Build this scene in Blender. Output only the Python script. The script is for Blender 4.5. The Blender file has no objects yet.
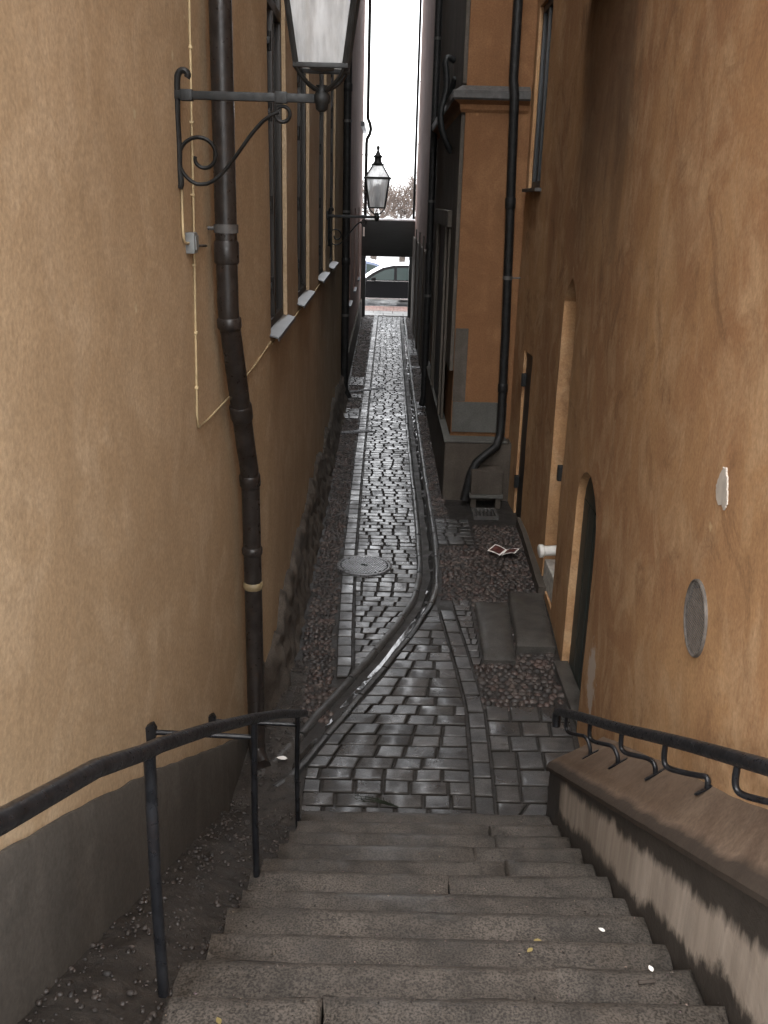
import bpy, bmesh, math, random
from mathutils import Vector, Matrix, noise
random.seed(7)
R = math.radians
sc = bpy.context.scene
col = sc.collection
RND = random.Random(11)

# ------------------------------------------------------------------ materials
def newmat(name):
    m = bpy.data.materials.new(name); m.use_nodes = True
    nt = m.node_tree
    return m, nt, nt.nodes['Principled BSDF']

class NT:
    """little helper around a node tree"""
    def __init__(s, nt): s.nt = nt
    def n(s, t, **k):
        nd = s.nt.nodes.new(t)
        for a, b in k.items(): setattr(nd, a, b)
        return nd
    def link(s, a, b): s.nt.links.new(a, b)
    def pos(s, scale=(1, 1, 1), rot=(0, 0, 0), loc=(0, 0, 0)):
        g = s.n('ShaderNodeNewGeometry'); mp = s.n('ShaderNodeMapping')
        mp.inputs['Scale'].default_value = scale
        mp.inputs['Rotation'].default_value = rot
        mp.inputs['Location'].default_value = loc
        s.link(g.outputs['Position'], mp.inputs['Vector'])
        return mp.outputs['Vector']
    def noise(s, vec, scale, detail=5, rough=.55, dist=0.):
        t = s.n('ShaderNodeTexNoise')
        t.inputs['Scale'].default_value = scale; t.inputs['Detail'].default_value = detail
        t.inputs['Roughness'].default_value = rough; t.inputs['Distortion'].default_value = dist
        s.link(vec, t.inputs['Vector']); return t.outputs['Fac']
    def ramp(s, fac, stops):
        r = s.n('ShaderNodeValToRGB'); e = r.color_ramp.elements
        while len(e) < len(stops): e.new(.5)
        for q, (p, c) in zip(e, stops):
            q.position = p
            q.color = (c, c, c, 1) if not hasattr(c, '__len__') else tuple(c) + (1,)
        s.link(fac, r.inputs['Fac']); return r.outputs['Color']
    def mix(s, fac, a, b, mode='MIX'):
        m = s.n('ShaderNodeMix', data_type='RGBA', blend_type=mode)
        for i, v in ((0, fac), (6, a), (7, b)):
            if hasattr(v, 'is_output'): s.link(v, m.inputs[i])
            elif i == 0: m.inputs[0].default_value = v
            else: m.inputs[i].default_value = tuple(v) + (1,)
        return m.outputs[2]
    def math(s, op, a, b=None, c=None, clamp=False):
        m = s.n('ShaderNodeMath', operation=op, use_clamp=clamp)
        for i, v in enumerate((a, b, c)):
            if v is None: continue
            if hasattr(v, 'is_output'): s.link(v, m.inputs[i])
            else: m.inputs[i].default_value = v
        return m.outputs[0]
    def bump(s, h, strength, dist, nrm=None):
        b = s.n('ShaderNodeBump'); b.inputs['Strength'].default_value = strength
        b.inputs['Distance'].default_value = dist
        s.link(h, b.inputs['Height'])
        if nrm is not None: s.link(nrm, b.inputs['Normal'])
        return b.outputs['Normal']
    def sep(s):
        g = s.n('ShaderNodeNewGeometry'); x = s.n('ShaderNodeSeparateXYZ')
        s.link(g.outputs['Position'], x.inputs[0]); return x.outputs

def plaster(name, a, b, c, streak=.25, seed=0., stain=None, stain_rect=None, spots=True, trowel=.5, spot=None, blot=.3):
    m, nt, p = newmat(name); N = NT(nt)
    v = N.pos(loc=(seed, seed, seed))
    base = N.mix(N.ramp(N.noise(v, .9, 6, .6, .4), [(.38, 0), (.60, 1)]), a, b)
    base = N.mix(N.ramp(N.noise(v, 2.6, 8, .65, .8), [(.47, 0), (.66, 1)]), base, c)
    base = N.mix(N.math('MULTIPLY', N.ramp(N.noise(N.pos(loc=(7 + seed, 2, 5)), 1.7, 9, .72, 1.2), [(.53, 0), (.66, 1)]), blot), base, tuple(x * .62 for x in b))
    # trowel strokes, diagonal and long
    vt = N.pos(scale=(1, 1.9, 1.0), rot=(R(40), 0, 0), loc=(seed, 0, 0))
    tr = N.noise(vt, 3.2, 8, .7, 1.2)
    base = N.mix(N.math('MULTIPLY', N.ramp(tr, [(.38, 1), (.6, 0)]), trowel * .55), base, tuple(x * .72 for x in b))
    # run-off streaks
    vs = N.pos(scale=(5, 5, .28), loc=(seed, seed, 0))
    st = N.ramp(N.noise(vs, 1.7, 5, .6), [(.42, 1), (.62, 0)])
    base = N.mix(N.math('MULTIPLY', st, streak), base, tuple(x * .55 for x in a))
    # small chips that bare the lighter coat below
    vo = N.n('ShaderNodeTexVoronoi'); vo.inputs['Scale'].default_value = 2.3; N.link(N.pos(loc=(seed, 0, 0)), vo.inputs['Vector'])
    ch = N.math('ADD', vo.outputs['Distance'], N.math('MULTIPLY', N.math('SUBTRACT', N.noise(v, 30, 4, .7), .5), .10))
    base = N.mix(N.math('MULTIPLY', N.math('MULTIPLY', N.math('SUBTRACT', .05, ch), 40., clamp=True), .55), base, tuple(min(.6, x * 1.35) for x in c))
    # fine speckle
    sp = N.ramp(N.noise(N.pos(), 60, 3, .6), [(.3, .82), (.7, 1.12)])
    base = N.mix(1., base, sp, 'MULTIPLY')
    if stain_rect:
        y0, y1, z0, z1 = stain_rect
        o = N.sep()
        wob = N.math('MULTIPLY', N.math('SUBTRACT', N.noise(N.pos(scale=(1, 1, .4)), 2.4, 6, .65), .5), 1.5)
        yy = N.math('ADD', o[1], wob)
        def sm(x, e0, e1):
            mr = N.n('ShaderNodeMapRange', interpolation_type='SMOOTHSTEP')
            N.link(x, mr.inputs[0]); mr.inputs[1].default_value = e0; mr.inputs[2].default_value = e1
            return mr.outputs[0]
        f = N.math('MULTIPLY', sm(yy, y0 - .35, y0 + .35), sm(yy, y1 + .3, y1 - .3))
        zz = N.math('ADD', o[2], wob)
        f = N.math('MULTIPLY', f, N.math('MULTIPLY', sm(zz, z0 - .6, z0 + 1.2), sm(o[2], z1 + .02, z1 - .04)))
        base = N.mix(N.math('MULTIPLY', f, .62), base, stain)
    if spot:
        sy_, sz_, sr_, sc_ = spot
        o = N.sep(); dy = N.math('SUBTRACT', o[1], sy_); dz = N.math('MULTIPLY', N.math('SUBTRACT', o[2], sz_), .7)
        d = N.math('SQRT', N.math('ADD', N.math('MULTIPLY', dy, dy), N.math('MULTIPLY', dz, dz)))
        d = N.math('ADD', d, N.math('MULTIPLY', N.math('SUBTRACT', N.noise(N.pos(), 7, 6, .7), .5), .55))
        f = N.math('MULTIPLY', N.math('SUBTRACT', sr_, d), 22., clamp=True)
        base = N.mix(N.math('MULTIPLY', f, .8), base, sc_)
    nt.links.new(base, p.inputs['Base Color'])
    p.inputs['Roughness'].default_value = .86; p.inputs['Specular IOR Level'].default_value = .22
    n1 = N.bump(tr, .35 * trowel + .1, .012)
    n2 = N.bump(N.noise(N.pos(), 9, 8, .65), .35, .012, n1)
    n3 = N.bump(N.noise(N.pos(), 130, 4, .6), .35, .002, n2)
    nt.links.new(n3, p.inputs['Normal'])
    return m

def stone(name, a, b, wet=(.22, .6), scale=1., speck=.5, tint=True, bump=.5, coat=0., mud=False):
    m, nt, p = newmat(name); N = NT(nt)
    v = N.pos()
    c = N.mix(N.ramp(N.noise(v, 7 * scale, 7, .65), [(.35, 0), (.65, 1)]), a, b)
    sp = N.ramp(N.noise(v, 170 * scale, 2, .5), [(.36, 1 - speck), (.6, 1 + speck * .5)])
    c = N.mix(1., c, sp, 'MULTIPLY')
    if tint:
        at = N.n('ShaderNodeAttribute', attribute_name='tint')
        c = N.mix(1., c, at.outputs['Color'], 'MULTIPLY')
        if mud: c = N.mix(at.outputs['Alpha'], (.026, .023, .020), c)
    nt.links.new(c, p.inputs['Base Color'])
    w = N.ramp(N.noise(v, 3.3 * scale, 6, .65, .5), [(.35, wet[0]), (.65, wet[1])])
    if mud:
        w = N.mix(at.outputs['Alpha'], (.9, .9, .9), w)
        nt.links.new(N.math('MULTIPLY_ADD', at.outputs['Alpha'], .4, .1), p.inputs['Specular IOR Level'])
    else: p.inputs['Specular IOR Level'].default_value = .5
    nt.links.new(w, p.inputs['Roughness'])
    if coat:
        cm = N.ramp(N.noise(v, 5. * scale, 6, .7, .4), [(.40, coat), (.60, coat * .12)])
        if mud: cm = N.math('MULTIPLY', cm, at.outputs['Alpha'])
        nt.links.new(cm, p.inputs['Coat Weight']); p.inputs['Coat Roughness'].default_value = .22; p.inputs['Coat IOR'].default_value = 1.7
    n1 = N.bump(N.noise(v, 26 * scale, 6, .65), bump, .006)
    n2 = N.bump(N.noise(v, 190 * scale, 3, .6), bump * .6, .0015, n1)
    nt.links.new(n2, p.inputs['Normal'])
    return m

def metal(name, c, rough=.42, rust=0., metallic=0., spec=.5, bump=.25):
    m, nt, p = newmat(name); N = NT(nt); v = N.pos()
    k = N.mix(N.ramp(N.noise(v, 14, 6, .65), [(.4, 0), (.68, 1)]), c, tuple(x * 1.7 + .006 for x in c))
    if rust: k = N.mix(N.math('MULTIPLY', N.ramp(N.noise(v, 22, 6, .7), [(.56, 0), (.68, 1)]), rust), k, (.11, .055, .03))
    nt.links.new(k, p.inputs['Base Color'])
    nt.links.new(N.ramp(N.noise(v, 40, 4), [(.3, rough - .12), (.7, rough + .15)]), p.inputs['Roughness'])
    p.inputs['Metallic'].default_value = metallic; p.inputs['Specular IOR Level'].default_value = spec
    nt.links.new(N.bump(N.noise(v, 80, 5, .65), bump, .002), p.inputs['Normal'])
    return m

def simple(name, c, rough=.6, spec=.4, var=.25, scale=8, metallic=0.):
    m, nt, p = newmat(name); N = NT(nt); v = N.pos()
    k = N.mix(N.ramp(N.noise(v, scale, 5), [(.35, 0), (.65, 1)]), tuple(x * (1 - var) for x in c), tuple(x * (1 + var) for x in c))
    nt.links.new(k, p.inputs['Base Color']); p.inputs['Roughness'].default_value = rough
    p.inputs['Specular IOR Level'].default_value = spec; p.inputs['Metallic'].default_value = metallic
    return m

def wood(name, c, ax=2, rough=.5):
    m, nt, p = newmat(name); N = NT(nt)
    s = [14, 14, 14]; s[ax] = .9
    g = N.noise(N.pos(scale=tuple(s)), 2.2, 7, .65, .6)
    k = N.mix(N.ramp(g, [(.35, 0), (.65, 1)]), tuple(x * .6 for x in c), tuple(x * 1.35 for x in c))
    nt.links.new(k, p.inputs['Base Color']); p.inputs['Roughness'].default_value = rough
    nt.links.new(N.bump(g, .4, .004), p.inputs['Normal'])
    return m

def glassmat(name, c, rough=.08, trans=.0, spec=.6):
    m, nt, p = newmat(name)
    p.inputs['Base Color'].default_value = tuple(c) + (1,)
    p.inputs['Roughness'].default_value = rough; p.inputs['Specular IOR Level'].default_value = spec
    p.inputs['Transmission Weight'].default_value = trans
    return m

M = {}
M['tan'] = plaster('tan_plaster', (.48, .355, .225), (.43, .31, .19), (.52, .395, .262), .09, 3.1, trowel=.35, blot=.16)
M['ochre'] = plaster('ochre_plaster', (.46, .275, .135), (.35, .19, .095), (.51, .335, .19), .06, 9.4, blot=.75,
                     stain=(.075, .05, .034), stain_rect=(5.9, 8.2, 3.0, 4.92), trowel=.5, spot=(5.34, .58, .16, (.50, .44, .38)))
M['orange'] = plaster('orange_plaster', (.235, .118, .055), (.20, .098, .045), (.265, .138, .066), .14, 5.2, trowel=.3)
M['pink'] = plaster('pink_plaster', (.30, .19, .16), (.25, .155, .13), (.33, .22, .18), .3, 6.6, trowel=.3)
M['greywall'] = plaster('grey_stone_render', (.115, .10, .082), (.09, .078, .066), (.135, .115, .098), .4, 7.7, trowel=.3)
M['plinth'] = plaster('grey_plinth_render', (.105, .094, .082), (.085, .077, .067), (.122, .11, .096), .3, 2.2, trowel=.4)
M['footing'] = plaster('brown_footing_render', (.085, .07, .056), (.068, .056, .046), (.10, .085, .07), .3, 4.2, trowel=.5)
M['bluegrey'] = plaster('blue_grey_plinth', (.11, .108, .098), (.09, .088, .08), (.125, .122, .112), .2, 1.2, trowel=.3)
M['patch'] = simple('pale_plaster_patch', (.46, .42, .37), .9, .2, .12, 20)
M['peel'] = simple('peeled_plaster', (.46, .37, .28), .9, .2, .2, 14)
M['sett'] = stone('wet_granite_setts', (.028, .028, .029), (.066, .065, .064), (.2, .6), bump=.7, coat=.75, mud=True)
M['cobble'] = stone('round_cobblestones', (.030, .0255, .0235), (.066, .055, .05), (.4, .75))
M['kerb'] = stone('granite_channel_stone', (.05, .05, .05), (.075, .075, .073), (.25, .6), bump=1., coat=.3)
M['channel'] = stone('wet_channel_bed', (.014, .014, .014), (.028, .027, .026), (.08, .25), tint=False, bump=.2, coat=1.)
M['step'] = stone('worn_step_granite', (.036, .0315, .027), (.080, .069, .059), (.3, .8), .8, .65)
M['slab'] = stone('doorstep_stone', (.032, .029, .026), (.062, .057, .05), (.35, .65), 1., .5)
M['rubble'] = stone('rough_base_stone', (.055, .046, .038), (.11, .092, .074), (.5, .85), .6, .4, tint=False, bump=.9)
M['soil'] = stone('wet_soil', (.012, .011, .010), (.028, .024, .021), (.4, .75), 2., .5, tint=False, bump=.9)
M['verge'] = stone('gritty_earth', (.018, .0145, .012), (.042, .034, .027), (.4, .85), 2.2, .6, tint=False, bump=1.)
M['asphalt'] = stone('wet_asphalt', (.045, .045, .045), (.065, .065, .064), (.25, .5), 1., .3, tint=False)
M['flag'] = stone('pavement_flags', (.11, .108, .105), (.16, .156, .15), (.25, .5), .6, .2, tint=False)
M['brick'] = stone('red_brick_paving', (.12, .072, .057), (.165, .10, .082), (.3, .55), 1., .3, tint=True)
M['iron'] = metal('black_wrought_iron', (.007, .0078, .008), .5, .08, spec=.35)
M['iron_grey'] = metal('weathered_iron', (.05, .048, .046), .5, .3)
M['rail'] = metal('black_rail_paint', (.006, .0065, .008), .34, .05, spec=.4, bump=.15)
M['pipe'] = metal('dark_brown_pipe', (.015, .012, .0105), .36, .15, spec=.4)
M['pipeblk'] = metal('black_pipe', (.006, .006, .006), .55, .05, spec=.3)
M['brass'] = metal('worn_brass_band', (.17, .13, .07), .5, .5)
M['zinc'] = simple('zinc_sill', (.10, .103, .11), .4, .5, .2, 5, .5)
M['manhole'] = metal('cast_iron_cover', (.16, .16, .165), .3, .05, .6)
M['vent'] = simple('grey_vent_grille', (.10, .088, .078), .55, .3, .25, 30)
M['hole'] = simple('dark_duct', (.008, .008, .008), .9, .1)
M['cable'] = simple('beige_cable', (.42, .33, .19), .6, .3)
M['jbox'] = simple('grey_plastic_box', (.16, .17, .17), .5, .4)
M['whitepipe'] = simple('white_plastic_pipe', (.62, .60, .56), .4, .5, .15)
M['whiteblock'] = simple('whitewashed_block', (.42, .40, .36), .85, .2, .25, 18)
M['greendoor'] = wood('dark_green_door', (.022, .030, .026))
M['blackdoor'] = wood('black_door', (.010, .010, .010))
M['gatewood'] = wood('dark_gate_timber', (.008, .010, .0095), 0)
M['frame'] = wood('brown_black_window_frame', (.030, .027, .024))
M['frameblue'] = wood('grey_blue_window_frame', (.030, .034, .036))
M['winglass'] = glassmat('dark_window_glass', (.02, .022, .024), .06)
M['snow'] = simple('thin_snow', (.82, .84, .87), .7, .3, .03)
M['bark'] = simple('wet_bark', (.055, .045, .038), .9, .2, .3)
M['twig'] = simple('bare_twigs', (.085, .066, .056), .9, .2, .3, 3)
M['leaf'] = simple('yellow_leaf', (.24, .19, .075), .6, .3)
M['paper'] = simple('white_paper', (.75, .73, .70), .7, .3, .05)
M['redpage'] = simple('red_brown_printed_page', (.09, .032, .028), .45, .4, .4, 14)
M['needle'] = simple('dark_spruce_needles', (.012, .016, .009), .8, .2, .4)
M['tyre'] = simple('tyre_rubber', (.015, .015, .015), .8, .3)
M['rim'] = simple('alloy_rim', (.4, .4, .41), .35, .5, .1, 8, .8)
M['carblack'] = simple('black_car_paint', (.004, .004, .0045), .3, .1, .05)
M['carblue'] = simple('slate_blue_car_paint', (.055, .075, .125), .2, .7, .05)
M['carglass'] = glassmat('tinted_car_glass', (.020, .028, .027), .15, 0., .12)
M['chrome'] = simple('chrome_trim', (.7, .7, .7), .2, .5, .05, 8, 1.)
M['lens'] = glassmat('headlamp_lens', (.6, .62, .65), .1)

def lampglass():
    m, nt, p = newmat('hazy_lantern_glass'); N = NT(nt)
    p.inputs['Base Color'].default_value = (.80, .83, .85, 1)
    p.inputs['Roughness'].default_value = .12
    p.inputs['Specular IOR Level'].default_value = .6
    tr = N.n('ShaderNodeBsdfTransparent'); tl = N.n('ShaderNodeBsdfTranslucent')
    tl.inputs['Color'].default_value = (.85, .87, .88, 1)
    v = N.pos(scale=(8, 8, 1.1), rot=(0, R(18), 0))
    w = N.ramp(N.noise(v, 2.2, 5, .6), [(.40, .45), (.66, .88)])
    m1 = N.n('ShaderNodeMixShader'); m1.inputs[0].default_value = .55
    N.link(tl.outputs[0], m1.inputs[1]); N.link(p.outputs[0], m1.inputs[2])
    m2 = N.n('ShaderNodeMixShader'); N.link(w, m2.inputs[0])
    N.link(tr.outputs[0], m2.inputs[1]); N.link(m1.outputs[0], m2.inputs[2])
    N.link(m2.outputs[0], nt.nodes['Material Output'].inputs['Surface'])
    return m
M['lampglass'] = lampglass()

def watermat():
    m, nt, p = newmat('trickling_water'); N = NT(nt)
    p.inputs['Base Color'].default_value = (.02, .02, .02, 1); p.inputs['Roughness'].default_value = .04
    p.inputs['Specular IOR Level'].default_value = 1.; p.inputs['IOR'].default_value = 1.6
    n1 = N.bump(N.noise(N.pos(scale=(1, .6, 1)), 26, 4, .6, .5), .15, .006)
    nt.links.new(n1, p.inputs['Normal'])
    return m
M['water'] = watermat()

def parapetmat():
    """grey render, with a wet black tide mark along the steps and ragged drips under the ledge"""
    m, nt, p = newmat('wet_stained_render'); N = NT(nt)
    v = N.pos(scale=(1, 1, .5))
    base = N.mix(N.ramp(N.noise(v, 2.4, 7, .65, .4), [(.35, 0), (.65, 1)]), (.27, .22, .175), (.38, .32, .265))
    st = N.ramp(N.noise(N.pos(scale=(7, 7, .5)), 1.6, 5, .6), [(.4, 1), (.62, 0)])
    base = N.mix(N.math('MULTIPLY', st, .45), base, (.14, .112, .088))
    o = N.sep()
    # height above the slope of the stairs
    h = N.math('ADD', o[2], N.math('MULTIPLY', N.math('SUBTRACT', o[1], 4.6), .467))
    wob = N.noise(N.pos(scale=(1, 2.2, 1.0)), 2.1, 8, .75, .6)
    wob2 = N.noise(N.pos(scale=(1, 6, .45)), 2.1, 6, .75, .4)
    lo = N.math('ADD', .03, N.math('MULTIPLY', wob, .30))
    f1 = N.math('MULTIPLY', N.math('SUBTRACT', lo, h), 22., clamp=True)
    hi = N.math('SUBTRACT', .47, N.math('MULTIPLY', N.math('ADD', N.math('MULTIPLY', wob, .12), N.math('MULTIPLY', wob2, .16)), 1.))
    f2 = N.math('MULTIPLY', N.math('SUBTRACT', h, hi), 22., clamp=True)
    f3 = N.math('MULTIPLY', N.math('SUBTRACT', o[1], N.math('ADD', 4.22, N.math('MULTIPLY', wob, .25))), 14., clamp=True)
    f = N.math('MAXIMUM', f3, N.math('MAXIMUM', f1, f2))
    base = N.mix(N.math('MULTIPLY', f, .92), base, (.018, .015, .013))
    nt.links.new(base, p.inputs['Base Color'])
    nt.links.new(N.math('SUBTRACT', .88, N.math('MULTIPLY', f, .35)), p.inputs['Roughness'])
    p.inputs['Specular IOR Level'].default_value = .3
    n1 = N.bump(N.noise(N.pos(), 10, 7, .65), .45, .012)
    nt.links.new(N.bump(N.noise(N.pos(), 120, 3), .3, .002, n1), p.inputs['Normal'])
    return m
M['parapet'] = parapetmat()
M['ledge'] = plaster('brown_ledge_render', (.155, .108, .076), (.125, .086, .061), (.18, .13, .094), .1, 8.2, trowel=.6)
def wet_rim(m, x0):
    nt = m.node_tree; p = nt.nodes['Principled BSDF']; N = NT(nt)
    src = p.inputs['Base Color'].links[0].from_socket; o = N.sep()
    e = N.math('ADD', x0, N.math('MULTIPLY', N.noise(N.pos(), 5, 5, .65), .07))
    f = N.math('MULTIPLY', N.math('SUBTRACT', e, o[0]), 40., clamp=True)
    nt.links.new(N.mix(N.math('MULTIPLY', f, .8), src, (.022, .018, .015)), p.inputs['Base Color'])
wet_rim(M['ledge'], 1.012)

# ------------------------------------------------------------------ mesh helpers
def wloc(o):
    v = Vector((0, 0, 0))
    while o is not None: v += o.location; o = o.parent
    return v

class MB:
    def __init__(s): s.v = []; s.f = []; s.m = []; s.t = []; s.tint = None; s.cur = 0
    def vert(s, p, a=1.):
        s.v.append(tuple(p)); s.t.append(tuple(s.tint or (1, 1, 1)) + (a,)); return len(s.v) - 1
    def face(s, ids, mi=None): s.f.append(tuple(ids)); s.m.append(s.cur if mi is None else mi)
    def box(s, a, b, bev=0.):
        x0, y0, z0 = a; x1, y1, z1 = b
        if bev <= 0:
            i = [s.vert(p) for p in ((x0, y0, z0), (x1, y0, z0), (x1, y1, z0), (x0, y1, z0), (x0, y0, z1), (x1, y0, z1), (x1, y1, z1), (x0, y1, z1))]
            for q in ((0, 3, 2, 1), (4, 5, 6, 7), (0, 1, 5, 4), (1, 2, 6, 5), (2, 3, 7, 6), (3, 0, 4, 7)): s.face([i[k] for k in q])
            return
        bm = bmesh.new(); bmesh.ops.create_cube(bm, size=1)
        for v in bm.verts:
            v.co = Vector(((x0 + x1) / 2 + v.co.x * (x1 - x0), (y0 + y1) / 2 + v.co.y * (y1 - y0), (z0 + z1) / 2 + v.co.z * (z1 - z0)))
        bmesh.ops.bevel(bm, geom=bm.edges[:], offset=bev, segments=2, affect='EDGES', profile=.6)
        s.addbm(bm)
    def addbm(s, bm, mat=None):
        bm.verts.index_update(); off = len(s.v)
        for v in bm.verts: s.vert(mat @ v.co if mat else v.co)
        for f in bm.faces: s.face([off + v.index for v in f.verts])
        bm.free()
    def tube(s, pts, r, n=10, cap=True, squash=None):
        pts = [Vector(p) for p in pts]; rings = []
        rr = r if hasattr(r, '__len__') else [r] * len(pts)
        up = None
        for i, p in enumerate(pts):
            d = (pts[min(i + 1, len(pts) - 1)] - pts[max(i - 1, 0)]).normalized()
            if up is None:
                up = Vector((0, 1, 0)) if abs(d.y) < .8 else Vector((0, 0, 1))
            a = (up - d * up.dot(d)).normalized(); up = a; b = d.cross(a)
            q = squash or (1, 1)
            rings.append([s.vert(p + a * math.cos(2 * math.pi * k / n) * rr[i] * q[0] + b * math.sin(2 * math.pi * k / n) * rr[i] * q[1]) for k in range(n)])
        for A, B in zip(rings, rings[1:]):
            for k in range(n): s.face((A[k], A[(k + 1) % n], B[(k + 1) % n], B[k]))
        if cap: s.face(rings[0][::-1]); s.face(rings[-1])
    def lathe(s, prof, c, n=16, ax=2):
        rings = []
        for r, h in prof:
            ring = []
            for k in range(n):
                a = 2 * math.pi * k / n; q = [0, 0, 0]
                q[ax] = h; q[(ax + 1) % 3] = r * math.cos(a); q[(ax + 2) % 3] = r * math.sin(a)
                ring.append(s.vert((c[0] + q[0], c[1] + q[1], c[2] + q[2])))
            rings.append(ring)
        for A, B in zip(rings, rings[1:]):
            for k in range(n): s.face((A[k], A[(k + 1) % n], B[(k + 1) % n], B[k]))
        s.face(rings[0][::-1]); s.face(rings[-1])
    def prism(s, poly, d0, d1, plane='xz'):
        """extrude a polygon given in plane 'xz' along y, 'yz' along x, 'xy' along z"""
        def P(a, b, d): return {'xz': (a, d, b), 'yz': (d, a, b), 'xy': (a, b, d)}[plane]
        A = [s.vert(P(a, b, d0)) for a, b in poly]; B = [s.vert(P(a, b, d1)) for a, b in poly]
        n = len(poly)
        for k in range(n): s.face((A[k], A[(k + 1) % n], B[(k + 1) % n], B[k]))
        s.face(A[::-1]); s.face(B)
    def stone(s, q, z, h, rnd=.012, n=4, nz=.003, tilt=.003, depth=.05, wear=0.):
        """a worn block: top of the plan quad q = (00,10,11,01), rounded towards its rim"""
        q = [Vector((a[0], a[1])) for a in q]
        tx, ty = RND.uniform(-tilt, tilt), RND.uniform(-tilt, tilt); sd = RND.uniform(0, 100)
        us = [0, .07, .5, .93, 1] if n == 4 else [0] + [.04 + .92 * i / (n - 2) for i in range(n - 1)] + [1]
        g = []
        for j in us:
            row = []
            for i in us:
                p = q[0] * (1 - i) * (1 - j) + q[1] * i * (1 - j) + q[2] * i * j + q[3] * (1 - i) * j
                e = max(abs(2 * i - 1), abs(2 * j - 1))
                drop = rnd * (e ** (14 if n == 4 else 7)) + rnd * .05 * e * e
                c = noise.noise(Vector((p.x * 14 + sd, p.y * 14, sd)))
                # irregular outline
                if e > .99:
                    p = p + Vector((noise.noise(Vector((p.x * 9, p.y * 9, sd))), noise.noise(Vector((p.y * 9, sd, p.x * 9))))) * max(rnd * .35, wear)
                row.append(s.vert((p.x, p.y, z + h - drop + c * nz + tx * (2 * i - 1) + ty * (2 * j - 1)), 0. if e > .99 else 1.))
            g.append(row)
        k = len(us)
        for j in range(k - 1):
            for i in range(k - 1): s.face((g[j][i], g[j][i + 1], g[j + 1][i + 1], g[j + 1][i]))
        rim = [g[0][i] for i in range(k)] + [g[j][k - 1] for j in range(1, k)] + [g[k - 1][i] for i in range(k - 2, -1, -1)] + [g[j][0] for j in range(k - 2, 0, -1)]
        low = [s.vert((s.v[r][0], s.v[r][1], z + h - depth), 0.) for r in rim]
        m = len(rim)
        for a in range(m): s.face((rim[a], low[a], low[(a + 1) % m], rim[(a + 1) % m]))
    def pebble(s, x, y, z, r, rise=.6):
        a0 = RND.uniform(0, 6.3); el = RND.uniform(.75, 1.3); n = 7
        rings = []
        for fr, fz in ((1., -.25), (.93, .25), (.6, .75)):
            rings.append([s.vert((x + r * el * fr * math.cos(2 * math.pi * k / n + a0) * RND.uniform(.9, 1.08), y + r / el * fr * math.sin(2 * math.pi * k / n + a0) * RND.uniform(.9, 1.08), z + r * rise * fz)) for k in range(n)])
        t = s.vert((x, y, z + r * rise * RND.uniform(.85, 1.0)))
        for A, B in zip(rings, rings[1:]):
            for k in range(n): s.face((A[k], A[(k + 1) % n], B[(k + 1) % n], B[k]))
        for k in range(n): s.face((rings[-1][k], rings[-1][(k + 1) % n], t))
    def build(s, name, mats, parent=None, smooth=False, sharp=None, origin=None):
        if not isinstance(mats, (list, tuple)): mats = [mats]
        off = wloc(parent) if parent is not None else Vector(origin or (0, 0, 0))
        me = bpy.data.meshes.new(name)
        me.from_pydata([(a[0] - off.x, a[1] - off.y, a[2] - off.z) for a in s.v], [], s.f)
        for m in mats: me.materials.append(M[m] if isinstance(m, str) else m)
        me.polygons.foreach_set('material_index', s.m)
        at = me.attributes.new('tint', 'FLOAT_COLOR', 'POINT')
        at.data.foreach_set('color', [c for t in s.t for c in t])
        if smooth:
            me.polygons.foreach_set('use_smooth', [True] * len(me.polygons))
            if sharp: me.set_sharp_from_angle(angle=R(sharp))
        bm = bmesh.new(); bm.from_mesh(me); bmesh.ops.recalc_face_normals(bm, faces=bm.faces); bm.to_mesh(me); bm.free()
        me.update()
        o = bpy.data.objects.new(name, me); col.objects.link(o)
        if parent is not None: o.parent = parent
        else: o.location = off
        return o

def tag(o, label=None, cat=None, group=None, kind=None):
    for k, v in (('label', label), ('category', cat), ('group', group), ('kind', kind)):
        if v: o[k] = v
    return o
def thing(name, label, cat, loc=(0, 0, 0), group=None):
    o = bpy.data.objects.new(name, None); col.objects.link(o); o.location = loc; o.empty_display_size = .1
    return tag(o, label, cat, group)
def copy_tree(o, parent=None):
    c = o.copy(); col.objects.link(c); c.parent = parent
    for ch in list(o.children): copy_tree(ch, c)
    return c
def interp(pts, y):
    if y <= pts[0][0]: return pts[0][1]
    for (a, b), (c, d) in zip(pts, pts[1:]):
        if y <= c: return b + (d - b) * (y - a) / (c - a)
    return pts[-1][1]
def arc(cx, cz, r, a0, a1, n):
    return [(cx + r * math.cos(R(a0 + (a1 - a0) * i / n)), cz + r * math.sin(R(a0 + (a1 - a0) * i / n))) for i in range(n + 1)]

# plan lines (y -> x)
LW = [(-1, -1.03), (2, -.95), (5.4, -.83), (6.2, -.74), (16.9, -.72)]
RW = [(-1, .93), (3.3, 1.2), (6.2, 1.43), (7.9, 1.53), (9.5, 1.58), (11.25, 1.55)]
lw = lambda y: interp(LW, y)
rw = lambda y: interp(RW, y)
GL = [(5.30, -.55), (5.43, -.48), (6.17, -.25), (7.02, .08), (7.67, .30), (8.1, .375), (8.6, .41), (9.8, .42), (14.5, .42), (21, .45), (30, .50)]
GR = [(5.0, -.50), (5.09, -.45), (5.56, -.29), (6.37, .04), (7.32, .37), (7.86, .545), (8.3, .595), (8.9, .615), (10.1, .62), (12.2, .60), (15.2, .60), (21.3, .61), (30, .66)]
gl = lambda y: interp(GL, y)
gr = lambda y: interp(GR, y)
SY, SLOPE, RISE = 4.6, .467, .115
RUN = RISE / SLOPE
stair_z = lambda y: max(0., (SY - y) * SLOPE)

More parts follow.
